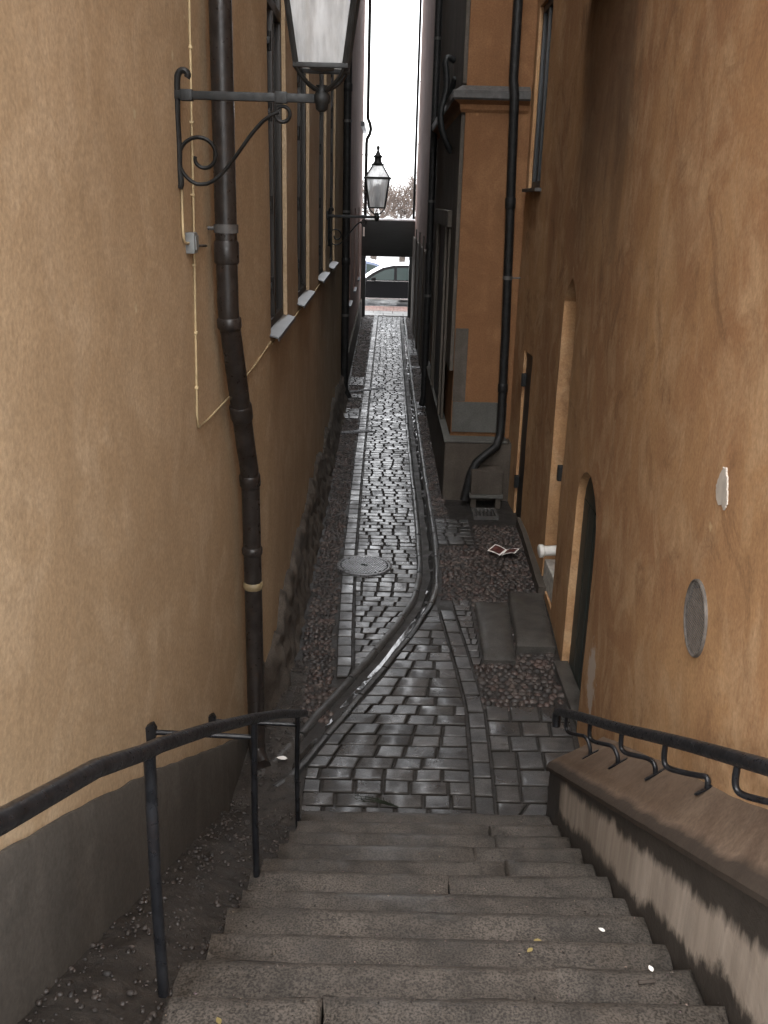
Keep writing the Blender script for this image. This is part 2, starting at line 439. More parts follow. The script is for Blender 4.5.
# ------------------------------------------------------------------ ground
b = MB()
n = 8
b.face([b.vert(p) for p in ((-700, -700, -.24), (700, -700, -.24), (700, 900, -.24), (-700, 900, -.24))])
tag(b.build('ground', 'asphalt'), kind='structure')

def sheet(name, mat, x0, x1, y0, y1, z, nx, ny, amp, fr=3., kind='structure', zf=None, xl=None, xr=None):
    b = MB(); g = []
    for j in range(ny + 1):
        y = y0 + (y1 - y0) * j / ny; row = []
        a, c = (xl(y) if xl else x0), (xr(y) if xr else x1)
        for i in range(nx + 1):
            x = a + (c - a) * i / nx
            zz = (zf(x, y) if zf else z) + amp * noise.fractal(Vector((x * fr, y * fr, z)), 1., 2., 4)
            row.append(b.vert((x, y, zz)))
        g.append(row)
    for j in range(ny):
        for i in range(nx): b.face((g[j][i], g[j][i + 1], g[j + 1][i + 1], g[j + 1][i]))
    return tag(b.build(name, mat, smooth=True), kind=kind)
sheet('alley_soil', 'soil', -1., 1.9, 4.4, 29.6, -.012, 40, 300, .006, 6)

# upper street behind the photographer, at the head of the stairs
b = MB(); b.box((-9, -16, 1.0), (9, SY - RUN * 15, 1.722)); tag(b.build('upper_street', 'asphalt'), kind='structure')

# far street: pavement flags, brick band, road
b = MB()
for i in range(-9, 10):
    for j in range(2):
        x0 = i * .62 + (j % 2) * .3
        b.box((x0 + .004, 29.75 + j * .62, -.05), (x0 + .612, 30.36 + j * .62, .012 + RND.uniform(0, .003)), .004)
tag(b.build('pavement', 'flag'), kind='structure')
b = MB()
for j in range(12):
    for i in range(-24, 25):
        k = RND.uniform(.75, 1.2); b.tint = (k, k * RND.uniform(.9, 1.05), k)
        x0 = i * .226 + (j % 2) * .113
        b.box((x0, 31.02 + j * .118, -.05), (x0 + .218, 31.02 + j * .118 + .11, .012 + RND.uniform(0, .003)))
tag(b.build('brick_pavement', 'brick'), kind='structure')
b = MB(); b.box((-40, 32.46, -.25), (40, 32.6, .01)); tag(b.build('kerb', 'kerb'), kind='structure')
b = MB(); b.face([b.vert(p) for p in ((-60, 32.6, -.19), (60, 32.6, -.19), (60, 41, -.19), (-60, 41, -.19))])
tag(b.build('road', 'asphalt'), kind='structure')
b = MB(); b.box((-60, 41.0, -.25), (60, 60, -.06)); tag(b.build('snowy_quay', 'snow'), kind='structure')

# ------------------------------------------------------------------ setts
b = MB()
def gtint(lo=.62, hi=1.3):
    k = RND.uniform(lo, hi); w = RND.uniform(-.04, .05); return (k * (1 + w), k, k * (1 - w))
def sett_row(y0, y1, xa0, xb0, xa1, xb1, w, h0=.0, jit=.2, skew=0.):
    """one course between y0 and y1; ends follow the two side lines"""
    L = min(xb0 - xa0, xb1 - xa1)
    if max(xb0 - xa0, xb1 - xa1) < .05: return
    L = max(xb0 - xa0, xb1 - xa1)
    cuts = [0.]; x = RND.uniform(.35, 1.) * w
    while x < L - .35 * w:
        cuts.append(x / L); x += w * RND.uniform(1 - jit, 1 + jit)
    cuts.append(1.)
    g = .0062
    for a, c in zip(cuts, cuts[1:]):
        b.tint = gtint()
        p0, p1 = xa0 + (xb0 - xa0) * a + g, xa0 + (xb0 - xa0) * c - g
        q0, q1 = xa1 + (xb1 - xa1) * a + g, xa1 + (xb1 - xa1) * c - g
        if p1 - p0 < .015 and q1 - q0 < .015: continue
        p1, q1 = max(p1, p0 + .004), max(q1, q0 + .004)
        j0, j1 = RND.uniform(-.003, .003), RND.uniform(-.003, .003)
        b.stone(((p0, y0 + g + j0), (p1, y0 + g + j1), (q1, y1 - g + j1), (q0, y1 - g + j0)), -.01, .018 + h0 + RND.uniform(-.003, .003), .007, 4, .0012, .0016)
SL = lambda y: interp([(5, -.27), (6.3, -.285), (7, -.31), (8.8, -.345), (11.6, -.35), (17, -.34), (24, -.31), (30, -.28)], y)
# border course on the left of the strip
y = 5.9
while y < 29.6:
    d = RND.uniform(.14, .24); b.tint = gtint(.75, 1.35)
    xa0, xb0, xa1, xb1 = SL(y), min(SL(y) + .125, gl(y) - .02), SL(y + d), min(SL(y + d) + .125, gl(y + d) - .02)
    if xb0 - xa0 > .03: b.stone(((xa0 + .004, y + .006), (xb0 - .004, y + .006), (xb1 - .004, y + d - .006), (xa1 + .004, y + d - .006)), -.01, .02, .008, 4, .0012, .0014)
    y += d
# main strip between border and gutter
y = 6.25
while y < 29.55:
    d = RND.uniform(.10, .12)
    sett_row(y, y + d, SL(y) + .135, gl(y) - .008, SL(y + d) + .135, gl(y + d) - .008, .15, jit=.16)
    y += d
# big setts at the foot of the stairs, right of the gutter
BL = lambda y: interp([(4.6, .60), (5.2, .63), (6.0, .66), (7.0, .60), (7.7, .55)], y)   # diagonal header course
y = 4.64
while y < 7.62:
    d = RND.uniform(.125, .15)
    a0, a1 = (gr(y) + .012 if y > 5.05 else -.42), (gr(y + d) + .012 if y + d > 5.05 else -.42)
    sett_row(y, y + d, a0, BL(y) - .008, a1, BL(y + d) - .008, .215, jit=.25)
    y += d
y = 4.7                                                 # the header course itself
while y < 7.6:
    d = RND.uniform(.17, .25); b.tint = gtint(.7, 1.1)
    x0, x1 = BL(y), BL(y + d)
    b.stone(((x0 + .005, y + .006), (x0 + .12, y + .006), (x1 + .12, y + d - .006), (x1 + .005, y + d - .006)), -.01, .02, .009, 4, .0015, .0025)
    y += d
y = 4.64
while y < 5.95:                                          # rougher, larger blocks by the right wall
    d = RND.uniform(.16, .21)
    sett_row(y, y + d, BL(y) + .13, 1.0 if y < 4.7 else rw(y) - .03, BL(y + d) + .13, rw(y + d) - .03, .235, jit=.3)
    y += d
y = 6.62
while y < 7.75:                                          # small setts beside the doorstep slabs
    d = RND.uniform(.10, .125)
    sett_row(y, y + d, BL(y) + .13, .825, BL(y + d) + .13, .845, .15)
    y += d
y = 9.32
while y < 10.1:                                          # patch right of the gutter
    d = RND.uniform(.10, .125); sett_row(y, y + d, gr(y) + .01, 1.02, gr(y + d) + .01, 1.02, .15); y += d
for y0, y1 in ((15.2, 15.9), (16.9, 17.15), (18.1, 18.9)):   # crossings in the left cobbles
    y = y0
    while y < y1:
        d = RND.uniform(.1, .125); sett_row(y, y + d, -.63, SL(y) - .01, -.63, SL(y + d) - .01, .14); y += d
for y0, y1 in ((15.6, 15.9), (16.1, 16.6), (20.2, 20.5), (22., 24.5)):
    y = y0
    while y < y1:
        d = RND.uniform(.1, .125); sett_row(y, y + d, gr(y) + .01, .83, gr(y + d) + .01, .83, .14); y += d
tag(b.build('sett_paving', 'sett', smooth=True, sharp=24), kind='structure')

# cobbles
b = MB()
CT = [(.9, .76, .70), (1.2, .95, .88), (.75, .74, .74), (1.5, 1.35, 1.25), (1.05, .8, .72), (.55, .52, .50), (.7, .68, .66), (1.0, .92, .86)]
def cobbles(xf0, xf1, y0, y1, s, red=1., skip=()):
    y = y0; j = 0
    while y < y1:
        x = xf0(y) + s * .5 + (j % 2) * s * .5
        while x < xf1(y) - s * .3:
            if not any(a <= y <= c for a, c in skip):
                k = RND.uniform(.6, 1.25); t = RND.choice(CT); b.tint = tuple(q * k for q in t)
                b.pebble(x + RND.uniform(-.2, .2) * s, y + RND.uniform(-.2, .2) * s, -.012 + RND.uniform(-.004, .004), s * RND.uniform(.42, .58), RND.uniform(.5, .75))
            x += s * RND.uniform(.85, 1.1)
        y += s * .88; j += 1
cobbles(lambda y: interp([(5.4, -.52), (7, -.585), (13, -.59), (30, -.62)], y), lambda y: SL(y) - .005, 5.75, 12., .052, skip=())
cobbles(lambda y: -.62, lambda y: SL(y) - .005, 12., 20., .062, skip=((15.15, 16.0), (16.85, 17.25), (18.05, 18.95)))
cobbles(lambda y: -.64, lambda y: SL(y) - .005, 20., 29.6, .08)
cobbles(lambda y: gr(y) + .01, lambda y: rw(y) - .02, 7.9, 9.3, .058)
cobbles(lambda y: 1.03, lambda y: rw(y) - .02, 9.3, 10.0, .058)
cobbles(lambda y: gr(y) + .01, lambda y: .80, 10.1, 15.6, .056)
cobbles(lambda y: gr(y) + .01, lambda y: .83, 15.9, 29.6, .075, skip=((16.05, 16.65), (20.15, 20.55), (21.95, 24.55)))
cobbles(lambda y: .76, lambda y: rw(y) - .04, 5.98, 6.62, .06)
cobbles(lambda y: .85, lambda y: rw(y) - .02, 6.62, 7.9, .06)
tag(b.build('cobble_paving', 'cobble', smooth=True), kind='structure')

# gutter: two rows of dressed stone and a hollow bed between
b = MB()
cl = []
for i in range(0, 251):
    y = 5.2 + (i / 250.) ** 1.35 * 24.3
    cl.append(y)
def gpoint(y):
    return (gl(y + .16 * max(0, min(1, (8.2 - y) / 2))) , gr(y - .16 * max(0, min(1, (8.2 - y) / 2))))
ctr = [Vector((-.66, 4.98)), Vector((-.52, 5.2)), Vector((-.28, 5.86)), Vector((.06, 6.70)), Vector((.335, 7.50)), Vector((.455, 8.0)), Vector((.51, 8.7)), Vector((.52, 10)), Vector((.51, 12)), Vector((.51, 15)), Vector((.53, 21.2)), Vector((.58, 29.6))]
def smoothline(P, it=3):
    for _ in range(it):
        Q = [P[0]]
        for a, c in zip(P, P[1:]): Q += [a * .75 + c * .25, a * .25 + c * .75]
        P = Q + [P[-1]]
    return P
ctr = smoothline(ctr)
# resample
def resample(P, st):
    out = [P[0]]; acc = 0.
    for a, c in zip(P, P[1:]):
        L = (c - a).length; d = st - acc
        while d <= L: out.append(a + (c - a) * d / L); d += st
        acc = L - (d - st)
    return out
ctr = resample(ctr, .05)
def nrm(i):
    d = (ctr[min(i + 1, len(ctr) - 1)] - ctr[max(i - 1, 0)]).normalized(); return Vector((d.y, -d.x))
i = 0
for side in (-1, 1):
    i = 0
    while i < len(ctr) - 1:
        k = min(i + RND.randint(9, 17), len(ctr) - 1)
        b.tint = gtint(.6, 1.)
        sub = list(range(i, k + 1, 2))
        if sub[-1] != k: sub.append(k)
        pr = ((.052, -.02), (.056, .004), (.068, .016), (.088, .019), (.104, .015), (.108, -.03))
        rows = []
        zz = RND.uniform(-.002, .003)
        for a in sub:
            e = .010 if a == sub[0] else (-.010 if a == sub[-1] else 0)
            d = (ctr[min(a + 1, len(ctr) - 1)] - ctr[max(a - 1, 0)]).normalized()
            p = ctr[a] + d * e; nn = nrm(a)
            wv = 1 + .09 * noise.noise(Vector((p.x * 3, p.y * 3, side)))
            rows.append([b.vert((p.x + nn.x * o * side * wv, p.y + nn.y * o * side * wv, z + zz + .005 * noise.noise(Vector((p.x * 13, p.y * 13, o * 30))))) for o, z in pr])
        for A, B_ in zip(rows, rows[1:]):
            for q in range(len(pr) - 1): b.face((A[q], A[q + 1], B_[q + 1], B_[q]))
        b.face(rows[0]); b.face(rows[-1][::-1])
        i = k
b.cur = 1; b.tint = (1, 1, 1); rows = []
for a in range(0, len(ctr), 2):
    p, nn = ctr[a], nrm(a)
    rows.append([b.vert((p.x + nn.x * o, p.y + nn.y * o, -.03 + .55 * o * o * 20 * .5 + .003 * noise.noise(Vector((p.x * 12, p.y * 12, o * 20))))) for o in (-.058, -.035, -.012, .012, .035, .058)])
for A, B_ in zip(rows, rows[1:]):
    for q in range(5): b.face((A[q], A[q + 1], B_[q + 1], B_[q]))
tag(b.build('gutter_channel', ['kerb', 'channel'], smooth=True, sharp=50), kind='structure')
b = MB(); rows = []
for a in range(0, len(ctr), 1):
    p, nn = ctr[a], nrm(a)
    s0 = .010 + .020 * noise.noise(Vector((p.y * 2.2, 1, 0))); s1 = .05 + .008 * noise.noise(Vector((p.y * 3, 5, 0)))
    rows.append([b.vert((p.x + nn.x * o, p.y + nn.y * o, -.0105 + .002 * noise.noise(Vector((p.x * 30, p.y * 30, o * 40))))) for o in (s0, s0 * .6 + s1 * .4, s0 * .2 + s1 * .8, s1)])
for A, B_ in zip(rows, rows[1:]):
    for q in range(3): b.face((A[q], A[q + 1], B_[q + 1], B_[q]))
tag(b.build('gutter_water', 'water', smooth=True), kind='structure')

# verge of earth between stairs and left wall, then down to the gutter
def verge_z(x, y):
    return stair_z(y) - .03 + .11 * max(0., min(1., (-.45 - x) / .3)) if y < SY else .012 * max(0, min(1, (-.35 - x) * 4))
sheet('earth_verge', 'verge', 0, 0, .9, 6.6, 0, 22, 190, .02, 5, zf=lambda x, y: verge_z(x, y), xl=lambda y: lw(y) - .05,
      xr=lambda y: (-.34 - .074 * (4.7 - y)) if y < 4.7 else interp([(4.7, -.36), (5.1, -.5), (6.6, -.5)], y))
b = MB()
for i in range(1900):
    y = RND.uniform(1.2, 6.6); x = RND.uniform(lw(y) + .02, -.44 if y < 5 else -.52)
    if y < 4.7: x = min(x, -.41 - .074 * (4.7 - y))
    k = RND.uniform(.3, .95); b.tint = (k, k * .93, k * .86)
    b.pebble(x, y, verge_z(x, y) + .006, RND.choice((.003, .004, .005, .006, .008, .011)) * RND.uniform(.8, 1.2), .6)
tag(b.build('gravel', 'cobble', smooth=True), kind='stuff')

# ------------------------------------------------------------------ stairs
st = thing('stone_stairs', 'worn wet grey granite stairs between the two black handrails', 'stairs', (.25, SY, 0))
for k in range(15):
    y1 = SY - k * RUN; y0 = y1 - RUN; zt = (k + 1) * RISE
    b = MB(); xl = -.39 - .074 * (4.7 - y1) + RND.uniform(-.02, .02); xr = 1.018
    cuts = [0] + sorted(RND.sample([.28, .36, .46, .55, .64, .73], RND.choice((0, 1, 1)))) + [1]
    for a, c in zip(cuts, cuts[1:]):
        k_ = RND.uniform(.93, 1.07); b.tint = (k_, k_ * .99, k_ * .98)
        p, q = xl + (xr - xl) * a + .0005, xl + (xr - xl) * c - .0005
        dz = RND.uniform(-.004, .004)
        f = RND.uniform(-.008, .006)
        b.stone(((p, y0 - .01), (q, y0 - .01), (q, y1 - .002 + f), (p, y1 - .002 + f)), 0, zt + dz, .022, 9, .007, .005, RISE + .03, .012)
    b.build('step', 'step', st, smooth=True, sharp=65)

b = MB()
for i in range(1500):
    y = RND.uniform(1.4, 4.55); x = RND.uniform(-.39 - .074 * (4.7 - y), 1.0)
    if RND.random() < .35: x = x * .5 + (1.0 if RND.random() < .5 else -.45) * .5
    k = RND.choice((.25, .35, .5, 1.6, 2.6)) * RND.uniform(.8, 1.2); b.tint = (k, k * RND.uniform(.75, 1), k * RND.uniform(.65, .95))
    b.pebble(x, y, math.ceil((SY - y) / RUN) * RISE + .001, RND.choice((.0015, .002, .0025, .003, .004)), .6)
tag(b.build('grit', 'cobble'), kind='stuff')

# ------------------------------------------------------------------ walls and openings
def wall_mesh(line, y0, y1, z0, z1, thick, sgn, step=.14, amp=.007, seed=0.):
    """a thick wall whose face follows line(y); sgn = +1 when the body lies on the +x side"""
    ny = int((y1 - y0) / step); nz = int((min(z1, 6.) - z0) / step)
    ys = [y0 + (y1 - y0) * i / ny for i in range(ny + 1)]
    zs = [z0 + (min(z1, 6.) - z0) * i / nz for i in range(nz + 1)] + ([z1] if z1 > 6 else [])
    b = MB(); g = []
    for z in zs:
        g.append([b.vert((line(y) + amp * noise.fractal(Vector((seed, y * 1.3, z * 1.3)), 1., 2., 4), y, z)) for y in ys])
    for j in range(len(zs) - 1):
        for i in range(ny): b.face((g[j][i], g[j][i + 1], g[j + 1][i + 1], g[j + 1][i]))
    xb = (max(line(y) for y in ys) + thick) if sgn > 0 else (min(line(y) for y in ys) - thick)
    B0 = b.vert((xb, y0, z0)); B1 = b.vert((xb, y1, z0)); T0 = b.vert((xb, y0, z1)); T1 = b.vert((xb, y1, z1))
    b.face([B0, B1, T1, T0]); b.face(g[0][:] + [B1, B0]); b.face(g[-1][:] + [T1, T0])
    b.face([r[0] for r in g] + [T0, B0]); b.face([r[-1] for r in g] + [T1, B1])
    return b
def carve(o, cutters):
    for (poly, xa, xb) in cutters:
        c = MB(); c.prism(poly, min(xa, xb), max(xa, xb), 'yz'); co = c.build('cutter', M['hole'])
        md = o.modifiers.new('cut', 'BOOLEAN'); md.object = co; md.operation = 'DIFFERENCE'; md.solver = 'EXACT'
        off = wloc(o); 
        bpy.context.view_layer.update()
        dg = bpy.context.evaluated_depsgraph_get()
        me = bpy.data.meshes.new_from_object(o.evaluated_get(dg), preserve_all_data_layers=True, depsgraph=dg)
        o.modifiers.clear(); o.data = me
        bpy.data.objects.remove(co)
    o.data.polygons.foreach_set('use_smooth', [True] * len(o.data.polygons))
    o.data.set_sharp_from_angle(angle=R(28))
rect = lambda y0, y1, z0, z1: [(y0, z0), (y1, z0), (y1, z1), (y0, z1)]

# --- tan house, left
TH = 17.
tan = thing('plaster_house', 'tan plastered house with tall dark windows and rough stone base, behind the scrolled lamp bracket', 'house', (-.9, 6, 0))
WL = [(6.33, 7.42), (8.3, 9.55), (10.9, 12.1), (13.0, 14.2)]
w = wall_mesh(lw, .78, 16.9, -.1, TH, .5, -1, seed=2.).build('wall', 'tan', tan)
carve(w, [(rect(a, c, 2.53, 5.9), -.2, -.83) for a, c in WL])
for a, c in WL:
    xf = lw((a + c) / 2)
    win = MB(); x0, x1 = xf - .068, xf - .028
    fw = .07
    for q in ((a, a + fw, 2.53, 5.9), (c - fw, c, 2.53, 5.9), (a + fw, c - fw, 2.53, 2.6), (a + fw, c - fw, 5.83, 5.9), (a + fw, c - fw, 4.55, 4.62), ((a + c) / 2 - .04, (a + c) / 2 + .04, 2.6, 4.55), ((a + c) / 2 - .04, (a + c) / 2 + .04, 4.62, 5.83)):
        win.box((x0, q[0], q[2]), (x1, q[1], q[3]), .006)
    wo = win.build('window', 'frame', tan, smooth=True, sharp=40)
    p = MB(); p.box((x0 - .01, a + .05, 2.56), (x0 + .006, c - .05, 5.87)); p.build('pane', 'winglass', wo)
    for z in (2.85, 3.35, 3.9, 4.3, 4.9, 5.4):
        h = MB()
        h.tube([(xf + .004, a + .045, z - .055), (xf + .004, a + .045, z + .055)], .014, 8)
        h.box((x1, a + .01, z - .02), (xf + .012, a + .075, z + .02), .003)
        h.build('hinge', 'iron', wo, smooth=True, sharp=40)
    sl = MB()
    z0 = 2.535
    sl.prism([(xf - .06, z0 + .02), (xf + .058, z0 - .012), (xf + .061, z0 - .036), (xf + .056, z0 - .036), (xf + .052, z0 - .019), (xf - .06, z0 + .008)], a - .05, c + .05, 'xz')
    sl.build('window_sill', 'zinc', wo)
# grey plinth on the near part
b = MB(); rows = []
ptop = lambda y: .012 * noise.noise(Vector((y * 6, 1, 0))) + .012 * noise.noise(Vector((y * 1.7, 8, 0))) + interp([(1.0, 2.30), (2.45, 1.60), (3.3, 1.19), (4.6, .50), (5.5, .02)], y)
for i in range(160):
    y = .9 + 4.6 * i / 159; zt = ptop(y); zb = stair_z(y) - .1
    rows.append([b.vert((lw(y) + o + .003 * noise.noise(Vector((y * 4, q * 4, 3))), y, zb + (zt - zb) * q)) for q, o in ((0, .03), (.33, .028), (.66, .026), (.97, .022), (1, .014), (1, -.04))])
for A, B_ in zip(rows, rows[1:]):
    for q in range(5): b.face((A[q], A[q + 1], B_[q + 1], B_[q]))
b.build('plinth', 'plinth', tan, smooth=True, sharp=35)
# rubble base on the far part
b = MB(); rows = []
for i in range(330):
    y = 5.55 + 11.2 * i / 329
    top = .50 + .30 * noise.noise(Vector((y * .9, 3, 0))) + .16 * noise.noise(Vector((y * 4.1, 9, 0)))
    e = min(1., (y - 5.55) / .5)
    row = []
    for j in range(16):
        q = j / 15.
        z = -.06 + (top + .06) * q
        out = (.135 - .115 * q ** .7) * e + .015
        cell = noise.voronoi(Vector((y * 4.4, z * 6.6, 1.7)))[0]
        bump = .018 * (min(1., (cell[1] - cell[0]) * 3.0) - .6) + .030 * noise.fractal(Vector((y * 7, z * 7, 2)), 1., 2., 4)
        if j == 15: out = -.03; bump = 0
        row.append(b.vert((lw(y) + out + bump * e, y, z)))
    rows.append(row)
for A, B_ in zip(rows, rows[1:]):
    for q in range(15): b.face((A[q], A[q + 1], B_[q + 1], B_[q]))
b.build('rubble_base', 'rubble', tan, smooth=True)

# --- pink house, far left
pk = thing('plaster_house', 'dim pinkish plastered house beyond the tall black pipe, beside the second lantern', 'house', (-.8, 23, 0))
w = wall_mesh(lambda y: -.70, 16.95, 29.3, -.1, 14.5, .5, -1, .3, seed=5.).build('wall', 'pink', pk)
carve(w, [(rect(a, a + 1.0, 1.4, 3.2), -.2, -.8) for a in (19.2, 22.4, 25.6)])
for a in (19.2, 22.4, 25.6):
    f = MB(); f.box((-.79, a, 1.4), (-.75, a + .07, 3.2)); f.box((-.79, a + .93, 1.4), (-.75, a + 1., 3.2)); f.box((-.79, a + .07, 1.4), (-.75, a + .93, 1.47)); f.box((-.79, a + .07, 3.13), (-.75, a + .93, 3.2)); f.box((-.79, a + .46, 1.47), (-.75, a + .54, 3.13))
    wo = f.build('window', 'frame', pk); p = MB(); p.box((-.8, a + .03, 1.43), (-.78, a + .97, 3.17)); p.build('pane', 'winglass', wo)
    s = MB(); s.box((-.79, a - .05, 1.36), (-.64, a + 1.05, 1.392), .004); s.build('window_sill', 'zinc', wo)
b = MB(); b.box((-.72, 16.97, -.1), (-.655, 29.28, .55), .01); b.build('plinth', 'footing', pk)
b = MB(); b.box((-.72, 26.5, 5.2), (-.60, 29.29, 5.32), .01); b.build('ledge', 'zinc', pk)

# --- ochre house, right
oc = thing('plaster_house', 'mottled ochre plastered house with arched door, pointed niche and round vent opening', 'house', (1.5, 6, 0))
def arch(y0, y1, z0, zs, za, n=10):
    c, r = (y0 + y1) / 2, (y1 - y0) / 2
    return [(y0, z0), (y1, z0)] + [(c + r * math.cos(math.pi * k / n), zs + (za - zs) * math.sin(math.pi * k / n)) for k in range(n + 1)]
def pointed(y0, y1, z0, zs, za):
    c = (y0 + y1) / 2
    return [(y0, z0), (y1, z0), (y1, zs), (c + (y1 - y0) * .3, zs + (za - zs) * .6), (c, za), (c - (y1 - y0) * .3, zs + (za - zs) * .6), (y0, zs)]
door_poly = arch(5.70, 6.68, -.04, 1.34, 1.66)
niche_poly = pointed(7.55, 8.25, .06, 2.62, 2.84)
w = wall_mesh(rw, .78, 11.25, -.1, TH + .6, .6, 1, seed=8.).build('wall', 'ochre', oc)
carve(w, [(door_poly, 1.2, 1.60), (niche_poly, 1.2, 1.86), (rect(9.95, 10.47, -.03, 1.88), 1.2, 1.66), (rect(10.25, 11.02, 3.56, 5.35), 1.2, 1.68), (rect(6.3, 7.9, 4.93, 6.6), 1.2, 1.62)])
# arched green door
d = MB()
d.prism(arch(5.69, 6.69, -.03, 1.33, 1.67), 1.515, 1.56, 'yz')
do = d.build('door', 'greendoor', oc)
d = MB()
for k in range(5): d.box((1.508, 5.74 + k * .182, 0.), (1.518, 5.74 + k * .182 + .172, 1.36), .003)
d.build('door_boards', 'greendoor', do)
d = MB(); d.tube([(1.51, 5.82, .78), (1.475, 5.82, .78), (1.475, 5.90, .78)], .009, 8); d.build('handle', 'iron', do, smooth=True)
b = MB(); b.box((1.39, 5.71, -.02), (1.505, 6.67, .03), .01); b.build('threshold', 'slab', oc)
# black iron door
d = MB(); d.box((1.592, 9.94, -.02), (1.63, 10.48, 1.89)); do = d.build('door', 'blackdoor', oc)
for z in (.38, 1.55):
    h = MB(); h.box((1.545, 10.41, z - .07), (1.62, 10.465, z + .07), .004); h.build('hinge', 'iron', do)

# windows
def rwin(y0, y1, z0, z1, xf, glass='winglass', fr='frameblue'):
    f = MB(); fw = .07
    for q in ((y0, y0 + fw, z0, z1), (y1 - fw, y1, z0, z1), (y0 + fw, y1 - fw, z0, z0 + fw), (y0 + fw, y1 - fw, z1 - fw, z1), ((y0 + y1) / 2 - .03, (y0 + y1) / 2 + .03, z0 + fw, z1 - fw)):
        f.box((xf, q[0], q[2]), (xf + .05, q[1], q[3]), .005)
    wo = f.build('window', fr, oc, smooth=True, sharp=40)
    p = MB(); p.box((xf + .03, y0 + .04, z0 + .04), (xf + .045, y1 - .04, z1 - .04)); p.build('pane', glass, wo)
    return wo
wo = rwin(10.25, 11.02, 3.56, 5.35, 1.59)
s = MB(); s.box((1.50, 10.15, 3.52), (1.66, 11.1, 3.556), .006); s.build('window_sill', 'iron_grey', wo)
wo = rwin(6.3, 7.9, 4.93, 6.6, 1.56)
s = MB(); s.box((1.36, 6.15, 4.89), (1.58, 8.1, 4.927), .006); s.build('window_sill', 'iron_grey', wo)
# patches: bare tear-shaped spot and peeling paint low by the rail
def blob(poly, y, z, name, mat, th=.004):
    b = MB()
    b.prism([(y + a, z + c) for a, c in poly], rw(y) - th - .002, rw(y) + .03, 'yz')
    b.v = [(v[0] + rw(v[1]) - rw(y), v[1], v[2]) for v in b.v]; return b.build(name, mat, oc)
def ragged(poly, n=7):
    out = []
    for k in range(len(poly)):
        a, c = poly[k], poly[(k + 1) % len(poly)]
        for i in range(n):
            f = i / n; u, v = a[0] + (c[0] - a[0]) * f, a[1] + (c[1] - a[1]) * f
            q = .006 * noise.fractal(Vector((u * 90, v * 90, 3.)), .8, 2., 3); out.append((u + q, v + .006 * noise.fractal(Vector((v * 90, u * 90, 8.)), .8, 2., 3)))
    return out
blob(ragged([(-.01, .078), (-.035, .05), (-.065, .0), (-.075, -.035), (-.05, -.062), (-.02, -.05), (.01, -.064), (.05, -.048), (.07, -.01), (.05, .03), (.02, .07)]), 3.15, 2.48, 'plaster_patch', M['patch'], .003)
# small latch box by the niche
b = MB(); b.box((rw(7.6) - .035, 7.56, 1.22), (rw(7.6) + .01, 7.62, 1.35), .008); b.build('latch', 'iron', oc)
# low footing between slabs and black door
b = MB(); b.prism([(rw(7.9) - .06, 7.98), (rw(9.5) - .055, 9.5), (rw(10) - .04, 9.98), (rw(10) + .05, 9.98), (rw(8) + .05, 7.98)], -.05, .10, 'xy'); b.build('footing', 'footing', oc)

# --- orange house, right, jutting into the alley
og = thing('plaster_house', 'orange plastered house corner with string course and grey plinth jutting into the alley', 'house', (1.2, 11.3, 0))
b = MB(); ny, nz = 40, 60
# front, side, back as one solid with slight waviness
def solid(x0, x1, y0, y1, z0, z1, seed):
    b = MB(); g = []
    zs = [z0 + (z1 - z0) * i / 60 for i in range(61)]
    ring = [(x1, y0 + .0)] + [(x1 + (x0 - x1) * i / 8, y0) for i in range(1, 8)] + [(x0, y0)] + [(x0, y0 + (y1 - y0) * i / 24) for i in range(1, 25)] + [(x1, y1)]
    for z in zs: g.append([b.vert((x + .005 * noise.fractal(Vector((x, y * 1.5, z + seed)), 1, 2, 3), y + .004 * noise.fractal(Vector((x * 2, y, z + seed + 9)), 1, 2, 3), z)) for x, y in ring])
    k = len(ring)
    for A, B_ in zip(g, g[1:]):
        for i in range(k): b.face((A[i], A[(i + 1) % k], B_[(i + 1) % k], B_[i]))
    b.face(g[0][::-1]); b.face(g[-1]); return b
solid(.845, 2.2, 11.2, 16.75, -.1, 17.5, 3.).build('wall', 'orange', og, smooth=True, sharp=35)
b = MB(); b.box((.800, 11.26, 1.5), (.842, 16.7, 17.4), .006); b.box((.800, 11.207, 4.62), (.842, 11.258, 17.4), .004); b.box((.800, 11.207, 1.5), (.842, 11.258, 4.3), .004)
b.build('side_facing', 'greywall', og)
prof = [(0, 4.33), (.02, 4.36), (.02, 4.41), (.05, 4.43), (.085, 4.45), (.10, 4.47), (.10, 4.53), (.06, 4.56), (0, 4.60)]
b = MB()
A = [b.vert((1.53, 11.198 - o, z)) for o, z in prof]; B_ = [b.vert((.798 - o, 11.198 - o, z)) for o, z in prof]; C_ = [b.vert((.798 - o, 16.7, z)) for o, z in prof]
for q in range(len(prof) - 1): b.face((A[q], A[q + 1], B_[q + 1], B_[q])); b.face((B_[q], B_[q + 1], C_[q + 1], C_[q]))

